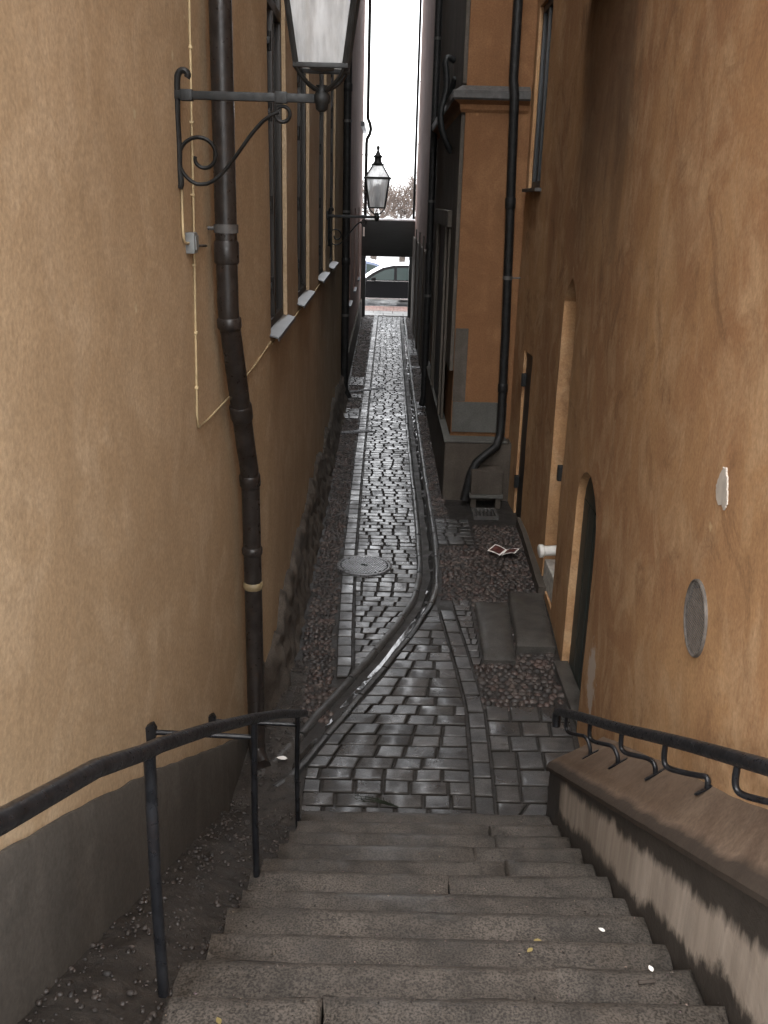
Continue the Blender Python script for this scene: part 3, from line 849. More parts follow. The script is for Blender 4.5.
b.m = [1 if (q // 2) in (4, 5, 6, 7) else 0 for q in range(len(b.f))]
b.build('string_course', ['orange', 'iron_grey'], og, smooth=True, sharp=20)
b = MB(); b.prism([(1.53, 11.09), (.70, 11.09), (.69, 11.0), (.69, 16.69), (.80, 16.69), (.80, 11.19), (1.53, 11.19)][0:0] or [(1.53, 11.095), (.695, 11.095), (.695, 16.69), (.795, 16.69), (.795, 11.195), (1.53, 11.195)], 4.532, 4.545, 'xy'); b.build('lead_cap', 'iron_grey', og)
b = MB(); b.box((.855, 11.165, .77), (1.50, 11.197, 1.135), .006); b.build('plinth', 'bluegrey', og)
b = MB(); b.box((.850, 11.185, 1.14), (1.0, 11.199, 2.0), .003); b.build('repair_patch', 'greywall', og)
b = MB(); b.box((.765, 10.92, -.1), (1.56, 11.19, .70), .02); b.box((.765, 11.195, -.1), (.842, 16.72, .70), .012); b.build('footing', 'footing', og)
b = MB(); b.box((.755, 10.91, .702), (1.50, 11.163, .728), .006); b.box((.755, 11.166, .702), (.84, 16.72, .728), .006); b.build('footing_ledge', 'bluegrey', og)
# stone door surround on the alley side: stacked pilaster mouldings
b = MB()
for (a, c, o) in ((12.0, 12.25, .03), (12.27, 12.45, .055), (12.47, 12.6, .03), (14.2, 14.33, .03), (14.35, 14.55, .055), (14.57, 14.8, .03)):
    b.box((.80 - o, a, .735), (.799, c, 3.1), .008)
b.box((.745, 11.95, 3.105), (.799, 14.85, 3.3), .01)
b.build('door_surround', 'greywall', og)
b = MB(); b.box((.785, 12.62, .735), (.799, 14.18, 3.1)); b.build('door', 'blackdoor', og)

# --- far right house
fr = thing('plaster_house', 'narrow dark grey-pink house at the far end, behind the black alley pipe', 'house', (1.1, 23, 0))
w = wall_mesh(lambda y: .88, 16.8, 29.3, -.1, 15., .5, 1, .3, seed=4.).build('wall', 'pink', fr)
b = MB(); b.box((.83, 16.82, -.1), (.885, 29.28, 2.4), .01); b.build('plinth', 'greywall', fr)
for a in (18.6, 20.6, 23., 25.6):
    b = MB(); b.box((.80, a, -.05), (.828, a + .35, 2.7), .008); b.build('pilaster', 'footing', fr)

# ------------------------------------------------------------------ parapet and right rail
pz = lambda y: .36 + (4.72 - y) * .514     # top of its front edge
px = 1.022
pa = thing('parapet_wall', 'low grey rendered wall with sloping brown ledge and black wet stains beside the stairs', 'wall', (1.1, 4.6, 0))
def parapet(mb, prof, y0, y1, n):
    rows = []
    for i in range(n + 1):
        y = y0 + (y1 - y0) * i / n; rows.append([mb.vert(p) for p in prof(y)])
    for A, B_ in zip(rows, rows[1:]):
        for q in range(len(A) - 1): mb.face((A[q], A[q + 1], B_[q + 1], B_[q]))
    mb.face(rows[-1]); mb.face(rows[0][::-1])
b = MB()
def pf(y):
    zt = pz(y); zb = stair_z(y) - .2; out = []
    for k in range(13):
        z = zb + (zt - .03 - zb) * k / 12
        out.append((px + .004 * noise.fractal(Vector((3, y * 3, z * 3)), 1, 2, 4), y, z))
    return out + [(rw(y) - .004, y, zt + .1), (rw(y) - .004, y, zb)]
parapet(b, pf, .7, 4.72, 70); b.build('wall', 'parapet', pa, smooth=True, sharp=40)
b = MB()
def pl(y):
    zt = pz(y); w_ = rw(y) + .01 - px; wob = .005 * noise.fractal(Vector((7, y * 5, 0)), 1, 2, 4)
    r = [(px - .016 + wob, y, zt - .045), (px - .022 + wob, y, zt - .02), (px - .012 + wob, y, zt + .003), (px + .012, y, zt + .02)]
    for k in range(1, 7):
        f = k / 6.
        r.append((px + .012 + (w_ - .012) * f, y, zt + .02 + .17 * f + .006 * noise.fractal(Vector((f * 4, y * 4, 1)), 1, 2, 4)))
    return r + [(rw(y) + .01, y, zt - .03)]
parapet(b, pl, .7, 4.735, 70); b.build('ledge', 'ledge', pa, smooth=True, sharp=40)
ledge_z = lambda x, y: pz(y) + .02 + .17 * max(0, (x - px - .012)) / (rw(y) + .01 - px - .012)

rl = thing('iron_handrail', 'black handrail on S-curved brackets above the brown sloping ledge', 'handrail', (1.05, 3.5, 1.5), 'handrails beside the stairs')
rz = lambda y: pz(y) + .335
b = MB(); pts = [(1.05, 4.80, rz(4.8) - .10), (1.05, 4.815, rz(4.8) - .03), (1.05, 4.79, rz(4.79) - .004)] + [(1.05, 4.75 - k * .25, rz(4.75 - k * .25) + .003 * math.sin(k)) for k in range(16)]
b.tube(pts, .024, 14); b.build('rail', 'rail', rl, smooth=True, sharp=50)
for y in (4.56, 4.05, 3.52, 2.98, 2.37, 1.8):
    fx, fy = 1.155, y - .17; fz = ledge_z(fx, fy)
    b = MB(); z0 = rz(y)
    P = [Vector(p) for p in ((1.05, y, z0 - .01), (1.05, y, z0 - .085), (1.06, y - .02, z0 - .105), (1.10, y - .075, z0 - .085), (1.135, y - .13, z0 - .06), (1.153, fy + .005, fz + .045), (1.155, fy, fz + .004))]
    b.tube(smoothline(P, 2), .0105, 10)
    br = b.build('bracket', 'rail', rl, smooth=True, sharp=50)
    f = MB(); a = Vector((.040, 0, .040 * .7)); sd = Vector((0, -.013, .013 * .514)); c = Vector((fx, fy, fz + .005)); u = Vector((0, 0, .004))
    ids = [f.vert(c + a * s1 + sd * s2 + u * s3) for s3 in (-1, 1) for s1, s2 in ((-1, -.5), (-.85, -1), (.85, -1), (1, -.5), (1, .5), (.85, 1), (-.85, 1), (-1, .5))]
    f.face(ids[:8][::-1]); f.face(ids[8:])
    for k in range(8): f.face((ids[k], ids[(k + 1) % 8], ids[8 + (k + 1) % 8], ids[8 + k]))
    f.build('foot_plate', 'rail', br)

# ------------------------------------------------------------------ left rail
ll = thing('iron_handrail', 'black pipe handrail on three posts along the earth strip and tan wall', 'handrail', (-.5, 3.3, .7), 'handrails beside the stairs')
P = [(-.385, 4.70, .66), (-.40, 4.42, .82), (-.435, 3.9, 1.12), (-.475, 3.33, 1.43), (-.53, 2.7, 1.76), (-.568, 2.22, 2.00), (-.575, 2.08, 2.065), (-.588, 1.75, 2.235), (-.60, 1.3, 2.43), (-.61, .95, 2.60)]
b = MB(); b.tube([Vector(p) for p in P], .0215, 14); b.build('rail', 'rail', ll, smooth=True, sharp=50)
for (x, y, zt, r) in ((-.572, 2.12, 2.05, .0165), (-.475, 3.33, 1.42, .014), (-.398, 4.40, .83, .013)):
    zb = stair_z(y) - (.05 if y > 3 else -.10)
    b = MB(); b.tube([(x, y, zb), (x - .004, y, (zb + zt) / 2), (x, y, zt)], r, 12); b.build('post', 'rail', ll, smooth=True, sharp=50)
for (x, y, z) in ((-.475, 3.33, 1.345), (-.398, 4.40, .765)):
    xw = lw(y)
    b = MB(); b.tube([(x - .012, y, z), (xw + .03, y, z + .012)], .011, 10)
    wb = b.build('wall_bracket', 'rail', ll, smooth=True, sharp=50)
    f = MB(); f.prism([(xw - .01, z - .03), (xw + .035, z - .012), (xw + .04, z + .03), (xw + .028, z + .055), (xw + .014, z + .05), (xw - .01, z + .03)], y - .012, y + .012, 'xz'); f.build('hook_plate', 'rail', wb)

# ------------------------------------------------------------------ wall lanterns
def lantern(loc, label):
    t = thing('wall_lantern', label, 'lantern', loc, 'iron wall lanterns')
    X, Y, Z = loc
    A = .615
    def at(x, z, y=0.): return (X + x, Y + y, Z + z)
    b = MB()
    # back strap with curl on top
    strap = [at(.022, -.36), at(.030, -.34), at(.022, -.28), at(.026, -.2), at(.022, -.1), at(.026, 0), at(.028, .06), at(.036, .085), at(.052, .094), at(.068, .088), at(.074, .074), at(.068, .064)]
    b.tube(smoothline([Vector(p) for p in strap], 1), .0135, 8)
    b.box(at(-.03, -.045, -.02), at(.014, .06, .02), .004)
    bk = b.build('back_strap', 'iron', t, smooth=True, sharp=45)
    b = MB(); b.box(at(.01, -.0165, -.0155), at(A - .02, .0165, .0155), .004)
    for x in (.04, .425): b.box(at(x, -.022, -.021), at(x + .05, .022, .021), .004)
    b.lathe([(.012, -.05), (.024, -.04), (.027, -.02), (.034, -.012), (.034, .012), (.026, .022), (.02, .04), (.024, .05)], at(A, 0), 14)
    b.build('arm', 'iron', t, smooth=True, sharp=45)
    # scroll
    pts = []
    cx, cz = .118, -.235
    for k in range(0):
        pass
    pts = []
    # spiral: from the inner curl, anticlockwise over the top, down the wall side, under and out to the arm
    for k in range(44):
        f = k / 43.; ang = R(-185 + f * 445); r = .026 + .084 * f ** 1.1
        pts.append((cx + r * math.cos(ang), cz + r * math.sin(ang)))
    tail = [(.15, -.338), (.21, -.29), (.27, -.215), (.33, -.135), (.39, -.075), (.44, -.055)]
    line = [Vector(at(x, z)) for x, z in pts if True]
    b = MB()
    line = line[:] + [Vector(at(x, z)) for x, z in tail]
    line = smoothline(line, 1)
    b.tube(line, .009, 8, True, (1.25, .9))
    ring = [Vector(at(.455 + .03 * math.cos(R(a)), -.062 + .03 * math.sin(R(a)))) for a in range(-180, 150, 15)]
    b.tube(ring, .008, 8)
    b.build('scroll', 'iron', t, smooth=True, sharp=45)
    # forked legs
    wb, wt, gz, gh = .097, .144, .118, .335
    for sx in (-1, 1):
        for sy in (-1, 1):
            b = MB(); b.tube(smoothline([Vector(p) for p in (at(A + sx * .012, .03, sy * .012), at(A + sx * .045, .045, sy * .045), at(A + sx * .085, .085, sy * .085), at(A + sx * .095, gz, sy * .095))], 2), .0075, 8)
            b.build('leg', 'iron', t, smooth=True)
    b = MB(); z0, z1 = gz, gz + gh
    b.box(at(A - wb - .012, z0 - .014, -wb - .012), at(A + wb + .012, z0 + .004, -wb + .012), .003)
    b.box(at(A - wb - .012, z0 - .014, wb - .012), at(A + wb + .012, z0 + .004, wb + .012), .003)
    b.box(at(A - wb - .012, z0 - .0135, -wb + .0125), at(A - wb + .012, z0 + .0035, wb - .0125), .003)
    b.box(at(A + wb - .012, z0 - .0135, -wb + .0125), at(A + wb + .012, z0 + .0035, wb - .0125), .003)
    for sx in (-1, 1):
        for sy in (-1, 1): b.tube([at(A + sx * wb, z0, sy * wb), at(A + sx * wt, z1, sy * wt)], .013, 6)
    o = wt + .022
    # crown rim
    rim = [(o, z1 - .008), (o, z1 + .014), (wt - .02, z1 + .018), (wt - .02, z1 - .008)]
    rr = []
    for h, z in rim: rr.append([b.vert(at(A + sx * h, z, sy * h)) for sx, sy in ((-1, -1), (1, -1), (1, 1), (-1, 1))])
    for q in range(4):
        for k in range(4): b.face((rr[q][k], rr[q][(k + 1) % 4], rr[(q + 1) % 4][(k + 1) % 4], rr[(q + 1) % 4][k]))
    # hip ribs up to the chimney
    for sx in (-1, 1):
        for sy in (-1, 1): b.tube([at(A + sx * wt, z1 + .012, sy * wt), at(A + sx * .055, z1 + .155, sy * .055)], .009, 6)
    b.build('lantern_frame', 'iron', t, smooth=True, sharp=45)
    for (q, w2) in (((-1, -1), (1, -1)), ((1, -1), (1, 1)), ((1, 1), (-1, 1)), ((-1, 1), (-1, -1))):
        p = MB(); i = .985
        lo = [at(A + c[0] * wb * i, z0 + .002, c[1] * wb * i) for c in (q, w2)]; hi = [at(A + c[0] * wt * i, z1, c[1] * wt * i) for c in (q, w2)]
        p.face([p.vert(v) for v in (lo[0], lo[1], hi[1], hi[0])]); p.build('pane', 'lampglass', t)
    # glazed hips
    p = MB(); lo = [p.vert(at(A + sx * wt * .98, z1 + .012, sy * wt * .98)) for sx, sy in ((-1, -1), (1, -1), (1, 1), (-1, 1))]; hi = [p.vert(at(A + sx * .055, z1 + .152, sy * .055)) for sx, sy in ((-1, -1), (1, -1), (1, 1), (-1, 1))]
    for k in range(4): p.face((lo[k], lo[(k + 1) % 4], hi[(k + 1) % 4], hi[k]))
    p.build('roof_glass', 'lampglass', t)
    b = MB(); b.lathe([(.062, z1 + .145), (.075, z1 + .15), (.078, z1 + .165), (.055, z1 + .175), (.042, z1 + .20), (.042, z1 + .235), (.058, z1 + .245), (.058, z1 + .255), (.03, z1 + .275), (.022, z1 + .30), (.012, z1 + .32), (.018, z1 + .335), (.022, z1 + .35), (.016, z1 + .366), (.002, z1 + .38)], at(A, 0), 14)
    b.build('chimney_cap', 'iron', t, smooth=True, sharp=45)
    b = MB(); b.lathe([(.05, z0 - .01), (.05, z0 + .006), (.03, z0 + .02), (.024, z0 + .09), (.03, z0 + .1), (.012, z0 + .11)], at(A, 0), 14); lh = b.build('lamp_holder', 'iron_grey', t, smooth=True, sharp=45)
    b = MB(); b.lathe([(.012, z0 + .108), (.026, z0 + .13), (.032, z0 + .17), (.03, z0 + .23), (.018, z0 + .265), (.002, z0 + .27)], at(A, 0), 14); b.build('bulb', 'lens', lh, smooth=True)
    return t
l1 = lantern((lw(4.2) - .014, 4.2, 3.785), 'near black iron lantern on a scrolled bracket, its top cut off by the frame')
l2 = copy_tree(l1); l2.location = (lw(12.3) + .004, 12.3, 3.195)
l2['label'] = 'small black iron lantern hanging against the sky above the dark gate, on its wall bracket'

# ------------------------------------------------------------------ downpipes
def downpipe(label, pts, r, mat, clamps=(), joints=(), name='downpipe', n=14, wallx=None):
    t = thing(name, label, 'downpipe', tuple(pts[-1]), 'rainwater downpipes on the walls')
    b = MB(); b.tube([Vector(p) for p in pts], r, n); b.build('pipe', mat, t, smooth=True, sharp=50)
    def on(z):
        for a, c in zip(pts, pts[1:]):
            if min(a[2], c[2]) <= z <= max(a[2], c[2]) and abs(a[2] - c[2]) > 1e-4:
                f = (z - a[2]) / (c[2] - a[2]); return [a[k] + (c[k] - a[k]) * f for k in range(3)], (Vector(c) - Vector(a)).normalized()
    for z, ln, m in joints:
        p, d = on(z); p = Vector(p)
        b = MB(); b.tube([p - d * ln / 2, p - d * (ln / 2 - .01), p + d * (ln / 2 - .01), p + d * ln / 2], [r * 1.04, r * 1.16, r * 1.16, r * 1.04], n); b.build('sleeve', m or mat, t, smooth=True, sharp=40)
    for z in clamps:
        p, d = on(z)
        b = MB(); b.tube([(p[0], p[1], z - .02), (p[0], p[1], z + .02)], r * 1.13, n)
        xw = wallx(p[1]) if wallx else (lw(p[1]) if p[0] < 0 else rw(p[1]))
        b.tube([(p[0], p[1], z), (xw, p[1], z)], .01, 6); b.build('clamp', 'iron_grey', t, smooth=True, sharp=40)
    return t
downpipe('dark brown kinked downpipe beside the near lamp bracket, with a pale band near its foot',
         [(-.765, 4.78, 16.8), (-.765, 4.76, 4.2), (-.765, 4.76, 2.88), (-.762, 4.77, 2.80), (-.756, 4.90, 2.55), (-.744, 5.12, 2.08), (-.740, 5.20, 1.94), (-.738, 5.235, 1.80), (-.735, 5.25, 1.0), (-.735, 5.26, .10), (-.72, 5.22, .045), (-.68, 5.12, .03)], .0525, 'pipe',
         clamps=(3.25, 7.0), joints=((3.14, .11, None), (2.80, .06, None), (2.30, .10, None), (1.86, .08, None), (1.2, .045, 'brass'), (1.42, .05, None), (6.2, .1, None)))
pk_w = lambda y: -.70
downpipe('tall black downpipe against the tan house end, past its last window', [(-.655, 16.6, 16.), (-.655, 16.6, .3), (-.64, 16.6, .18), (-.58, 16.6, .06)], .065, 'pipeblk', clamps=(1.5, 3.2, 4.6, 6.), joints=((2.4, .12, None), (5.1, .12, None)))
downpipe('thin dark downpipe hooked round a ledge in the sky gap, above the gate', [(-.56, 28.6, 14.), (-.56, 28.6, 5.55), (-.50, 28.6, 5.42), (-.47, 28.6, 5.28), (-.50, 28.6, 5.14), (-.57, 28.6, 5.02), (-.585, 28.6, 4.9), (-.585, 28.6, 2.95)], .045, 'pipeblk', clamps=(3.6, 4.6), wallx=pk_w)
downpipe('black downpipe in the corner of the orange house, its foot bent into an elbow', [(1.30, 11.05, 17.), (1.325, 11.05, 4.65), (1.34, 10.99, 4.5), (1.345, 10.99, 4.3), (1.41, 11.02, 2.), (1.42, 10.98, 1.0), (1.415, 10.95, .80), (1.37, 10.86, .68), (1.23, 10.80, .58), (1.13, 10.76, .50), (1.07, 10.74, .36), (1.04, 10.74, .2), (1.01, 10.72, .05)], .050, 'pipeblk', clamps=(2.6, 5.6, 8.), joints=((3.4, .12, None), (1.35, .1, None)), wallx=lambda y: 1.54)
downpipe('black downpipe on the alley side of the orange house, running down to the cobbles', [(.74, 16.3, 17.), (.74, 16.3, 4.7), (.735, 16.2, 4.4), (.735, 16.2, .2), (.70, 16.2, .04)], .055, 'pipeblk', clamps=(1.9, 3.4, 5.8), joints=((2.7, .1, None),), wallx=lambda y: .80)
downpipe('very thin black downpipe crossing the sky gap on its far edge', [(.80, 28.4, 14.8), (.80, 28.4, 2.9)], .035, 'pipeblk', clamps=(4.9, 6.5), wallx=lambda y: .88)

# ------------------------------------------------------------------ cables, junction box
b = MB(); pts = [(lw(4.5) + .008, 4.52, 9.), (lw(4.5) + .008, 4.5, 4.2), (lw(4.42) + .01, 4.42, 3.2), (lw(4.36) + .008, 4.36, 2.42), (lw(4.38) + .008, 4.38, 2.36), (lw(4.6) + .008, 4.6, 2.35), (lw(5.2) + .012, 5.2, 2.36), (lw(5.8) + .008, 5.8, 2.42), (lw(6.3) + .008, 6.28, 2.50)]
y = 6.3
while y < 15: pts.append((lw(y) + .009, y, 2.475 + .01 * math.sin(y * 3))); y += .5
b.tube(pts, .0055, 6)
tc = tag(b.build('wall_cable', 'cable', smooth=True), 'thin beige cable running down the tan wall then along under the window sills', 'cable')
for z in (4.0, 3.7, 3.4, 3.1, 2.8, 2.55):
    q = MB(); yy = 4.36 + (z - 2.42) * .08; q.box((lw(yy) - .004, yy - .012, z - .006), (lw(yy) + .018, yy + .012, z + .006), .003); q.build('cable_clip', 'cable', tc)
b = MB(); b.tube(smoothline([Vector(p) for p in ((lw(4.22) + .012, 4.22, 3.44), (lw(4.22) + .012, 4.21, 3.3), (lw(4.22) + .012, 4.21, 3.23), (lw(4.25) + .012, 4.24, 3.2), (lw(4.3) + .016, 4.30, 3.2))], 2), .006, 6)
tag(b.build('lamp_cable', 'cable', smooth=True), 'short beige cable looping from the near lamp bracket to the grey box', 'cable')
jb = thing('junction_box', 'small grey junction box on the tan wall left of the brown pipe', 'box', (lw(4.33), 4.33, 3.2))
b = MB(); b.box((lw(4.33) - .005, 4.29, 3.155), (lw(4.33) + .04, 4.37, 3.245), .008); b.build('body', 'jbox', jb, smooth=True, sharp=40)
b = MB(); b.tube([(lw(4.33) + .02, 4.37, 3.185), (lw(4.6) + .02, 4.62, 3.175)], .006, 6); b.build('conduit', 'iron_grey', jb, smooth=True)
b = MB(); b.box((lw(4.33) + .0405, 4.30, 3.17), (lw(4.33) + .046, 4.36, 3.232), .003); b.build('lid', 'jbox', jb)

# ------------------------------------------------------------------ round vent
vt = thing('air_vent', 'round grey mesh air vent set in the ochre wall above the handrail', 'vent', (rw(3.24), 3.24, 1.95))
vt.rotation_euler.z = -math.atan((rw(3.4) - rw(3.1)) / .3)      # flush with the slanting wall
xw = rw(3.24) - .007
b = MB(); b.lathe([(.146, .01), (.146, -.004), (.142, -.007), (.136, -.004), (.136, .01)], (xw, 3.24, 1.95), 40, 0); b.build('ring', 'vent', vt, smooth=True, sharp=40)
b = MB(); b.lathe([(.137, .006), (.137, .012)], (xw, 3.24, 1.95), 40, 0); b.build('duct', 'hole', vt)
b = MB()
for k in range(-10, 11):
    o = k * .0128; hw = math.sqrt(max(0, .136 ** 2 - o * o))
    p = Vector((xw - .002, 3.24, 1.95))
    b.tube([p + Vector((0, o, -hw)), p + Vector((0, o, hw))], .0014, 5)
    p = Vector((xw + .002, 3.24, 1.95))
    b.tube([p + Vector((0, -hw, o)), p + Vector((0, hw, o))], .0024, 5)
b.build('mesh_grille', 'vent', vt)

# ------------------------------------------------------------------ niche things
nb = MB(); nb.box((1.54, 7.66, .062), (1.80, 8.18, .30), .012); tag(nb.build('stone_block', 'whiteblock', origin=(1.7, 7.9, .062)), 'whitewashed block standing in the pointed niche under the white pipe', 'block')
wp = thing('drain_pipe', 'white pipe end sticking out of the pointed niche above the whitewashed block', 'pipe', (1.7, 7.95, .46))
b = MB(); b.tube([(1.86, 7.98, .475), (1.455, 7.96, .455)], .046, 16); b.build('pipe', 'whitepipe', wp, smooth=True, sharp=50)
b = MB(); b.tube([(1.49, 7.9615, .4565), (1.48, 7.961, .456), (1.445, 7.9595, .4545), (1.44, 7.959, .454)], [.05, .06, .06, .05], 16); b.build('collar', 'whitepipe', wp, smooth=True, sharp=40)

# ------------------------------------------------------------------ doorstep slabs, stone box with drain
def slab(q, h, label, d=.2):
    b = MB(); b.stone(q, 0, h, .02, 9, .006, .006, d); c = sum((Vector(p) for p in q), Vector((0, 0))) / 4
    return tag(b.build('doorstep_slab', 'slab', smooth=True, sharp=60, origin=(c.x, c.y, 0)), label, 'slab', 'doorstep slabs')
slab(((.845, 6.66), (1.095, 6.64), (1.175, 7.80), (.875, 7.80)), .042, 'long flat stone slab lying next to the setts, lower of the two doorsteps')
slab(((1.125, 6.82), (1.43, 6.84), (1.49, 7.90), (1.19, 7.90)), .09, 'taller dark stone doorstep slab against the ochre wall')
bl = thing('stone_block', 'dark brown stone block over a drain at the foot of the elbowed pipe', 'block', (1.3, 10.7, 0))
b = MB(); b.box((1.07, 10.60, .16), (1.44, 10.91, .44), .015); b.build('body', 'footing', bl, smooth=True, sharp=40)
b = MB(); b.box((1.06, 10.585, .12), (1.45, 10.915, .158), .006); b.build('ledge', 'bluegrey', bl)
for x in (1.08, 1.37):
    b = MB(); b.box((x, 10.62, -.02), (x + .06, 10.90, .118)); b.build('foot', 'footing', bl)
dg = thing('drain_grate', 'small black iron drain grate lying before the brown stone block', 'drain', (1.22, 10.35, 0))
b = MB(); b.box((1.08, 10.18, -.01), (1.36, 10.21, .03)); b.box((1.08, 10.49, -.01), (1.36, 10.52, .03)); b.box((1.08, 10.211, -.01), (1.11, 10.489, .03)); b.box((1.33, 10.211, -.01), (1.36, 10.489, .03)); b.build('frame', 'iron_grey', dg)
b = MB()
for k in range(5): b.box((1.128 + k * .043, 10.212, 0), (1.144 + k * .043, 10.488, .024))
b.build('bars', 'iron_grey', dg)

# channel drains across the left side
for (p, q, lab) in (((-.63, 17.33), (.05, 17.9), 'long metal channel drain crossing the setts, farther one from the stairs'), ((-.63, 14.12), (-.12, 14.34), 'short metal channel drain across the left cobbles, nearer one to the stairs')):
    p, q = Vector(p), Vector(q); d = (q - p).normalized(); nn = Vector((-d.y, d.x))
    t = thing('channel_drain', lab, 'drain', ((p.x + q.x) / 2, (p.y + q.y) / 2, .01), 'metal channel drains')
    for s in (-1, 1):
        b = MB(); a = [p + nn * s * .028, q + nn * s * .028, q + nn * s * .045, p + nn * s * .045]; b.prism([(v.x, v.y) for v in a], -.01, .022, 'xy'); b.build('edge', 'manhole', t)
    b = MB(); a = [p - nn * .027, q - nn * .027, q + nn * .027, p + nn * .027]; b.prism([(v.x, v.y) for v in a], -.01, .012, 'xy'); b.build('bed', 'channel', t)

# manhole
mh = thing('manhole_cover', 'round ribbed iron manhole cover set in the setts', 'manhole cover', (-.125, 8.63, .0))
b = MB(); b.lathe([(.268, -.01), (.268, .014), (.258, .018), (.238, .018), (.234, .012), (.234, -.01)], (-.125, 8.63, .004), 48); b.build('rim', 'manhole', mh, smooth=True, sharp=40)
b = MB(); b.lathe([(.232, -.005), (.232, .010)], (-.125, 8.63, .004), 48); b.build('recess', 'hole', mh); b = MB()
for k in range(-9, 10):
    o = k * .0235; hw = math.sqrt(max(0, .222 ** 2 - o * o))
    d, nn = Vector((.42, .907)), Vector((.907, -.42))
    c = Vector((-.125, 8.63)) + nn * o
    for s0, s1 in (((-hw, -.022), (.022, hw)) if abs(k) < 2 else ((-hw, hw),)) if True else ():
        a = [c + d * s0 - nn * .0065, c + d * s1 - nn * .0065, c + d * s1 + nn * .0065, c + d * s0 + nn * .0065]
        b.prism([(v.x, v.y) for v in a], .0135, .0215, 'xy')
b.build('cover', 'manhole', mh)

# ------------------------------------------------------------------ iron wall hook on the orange house
hk = MB()
P = [(.79, 12.62, 5.02), (.70, 12.6, 5.06), (.665, 12.58, 5.0), (.685, 12.56, 4.9), (.70, 12.55, 4.72), (.67, 12.54, 4.58), (.635, 12.53, 4.44), (.645, 12.52, 4.28), (.69, 12.52, 4.15), (.75, 12.53, 4.04), (.79, 12.55, 3.98)]
hk.tube(smoothline([Vector(p) for p in P], 2), .048, 8, True, (1., .75))
hk.tube(smoothline([Vector(p) for p in ((.70, 12.55, 4.60), (.75, 12.5, 4.64), (.77, 12.4, 4.74), (.79, 12.35, 4.80))], 2), .036, 8)
tag(hk.build('wall_hook', 'iron', smooth=True, origin=(.79, 12.6, 4.5)), 'black curled iron hook on the alley side of the orange house by the string course', 'hook')

# ------------------------------------------------------------------ litter
mg = thing('magazine', 'open magazine lying on the cobbles, white edges and red-brown picture', 'magazine', (1.28, 9.05, .03))
def page(o, ang, lift, name, mats):
    b = MB(); w_, h_ = .14, .19; g = []
    ca, sa = math.cos(ang), math.sin(ang)
    for i in range(7):
        row = []
        for j in range(2):
            u = w_ * i / 6; z = .03 + lift * math.sin(math.pi * .55 * i / 6) * (1 - .3 * j); v = h_ * j - h_ / 2
            row.append(b.vert((o[0] + ca * u - sa * v, o[1] + sa * u + ca * v, z)))
        g.append(row)
    for i in range(6): b.face((g[i][0], g[i + 1][0], g[i + 1][1], g[i][1]))
    r = b.build(name, mats[0], mg, smooth=True)
    b = MB(); g = []
    for i in range(1, 7):
        row = []
        for j in range(2):
            u = w_ * (.12 + .78 * (i - 1) / 5); t_ = u / w_; v = (h_ * .80 * j - h_ * .40)
            z = .0315 + lift * math.sin(math.pi * .55 * t_) * (1 - .3 * (.1 + .8 * j)); row.append(b.vert((o[0] + ca * u - sa * v, o[1] + sa * u + ca * v, z)))
        g.append(row)
    for i in range(5): b.face((g[i][0], g[i + 1][0], g[i + 1][1], g[i][1]))
    b.build('printed_picture', mats[1], r, smooth=True)
page((1.28, 9.03), R(-22), .05, 'page', ('paper', 'redpage'))
page((1.28, 9.03), R(150), .035, 'page', ('paper', 'redpage'))
tw = MB()
for k in range(3):
    a = R(165 + k * 12); p = Vector((.16, 4.755, .02)); q = p + Vector((math.cos(a) * .26, math.sin(a) * .10 + .05 * k - .02, .03))
    tw.tube([p, (p + q) / 2 + Vector((0, 0, .015)), q], [.004, .003, .001], 5)
    for m in range(34):
        f = RND.uniform(.1, 1.); c = p + (q - p) * f + Vector((0, 0, .012)); e = c + Vector((RND.uniform(-.03, .01), RND.uniform(-.03, .03), RND.uniform(-.012, .02)))
        tw.tube([c, e], [.0014, .0005], 3)
tag(tw.build('spruce_twig', 'needle', origin=(.05, 4.76, .02)), 'dark needled twig lying at the foot of the stairs', 'twig')
def leaf(p, s, rot, mat, name, label, cat, group=None):
    b = MB(); pts = [(0, -.5), (.22, -.3), (.3, 0), (.18, .3), (0, .52), (-.18, .3), (-.3, 0), (-.22, -.3)]
    ca, sa = math.cos(rot), math.sin(rot)
    top = [b.vert((p[0] + s * (x * ca - y * sa), p[1] + s * (x * sa + y * ca), p[2] + .004 + s * .25 * x * x)) for x, y in pts]
    bot = [b.vert((b.v[i][0], b.v[i][1], b.v[i][2] - .0015)) for i in top]
    b.face(top); b.face(bot[::-1])
    for k in range(8): b.face((top[k], bot[k], bot[(k + 1) % 8], top[(k + 1) % 8]))
    return tag(b.build(name, mat, origin=p), label, cat, group)
def on_step(x, y): return (x, y, math.ceil((SY - y) / RUN) * RISE + .003)
G = 'fallen leaves on the stairs'
leaf(on_step(-.40, 2.02), .026, .5, 'leaf', 'fallen_leaf', 'small yellow leaf on a step beside the nearest rail post', 'leaf', G)
leaf(on_step(.60, 2.72), .028, 1.5, 'leaf', 'fallen_leaf', 'yellow leaf on a middle step, upper one of the pair by the stained wall', 'leaf', G)
leaf(on_step(.54, 2.55), .026, 2.3, 'leaf', 'fallen_leaf', 'pale yellow leaf on a middle step, lower one of the pair by the stained wall', 'leaf', G)
G = 'paper scraps on the ground'
leaf(on_step(.84, 2.78), .026, .9, 'paper', 'paper_scrap', 'white paper scrap on a step close to the stained wall', 'litter', G)
leaf(on_step(.88, 2.36), .026, .2, 'paper', 'paper_scrap', 'narrow white scrap lying beside the short dark stick on a step', 'litter', G)
leaf((-.57, 5.22, .03), .07, 1.4, 'paper', 'paper_scrap', 'white scrap on the earth behind the third rail post, by the gutter head', 'litter', G)
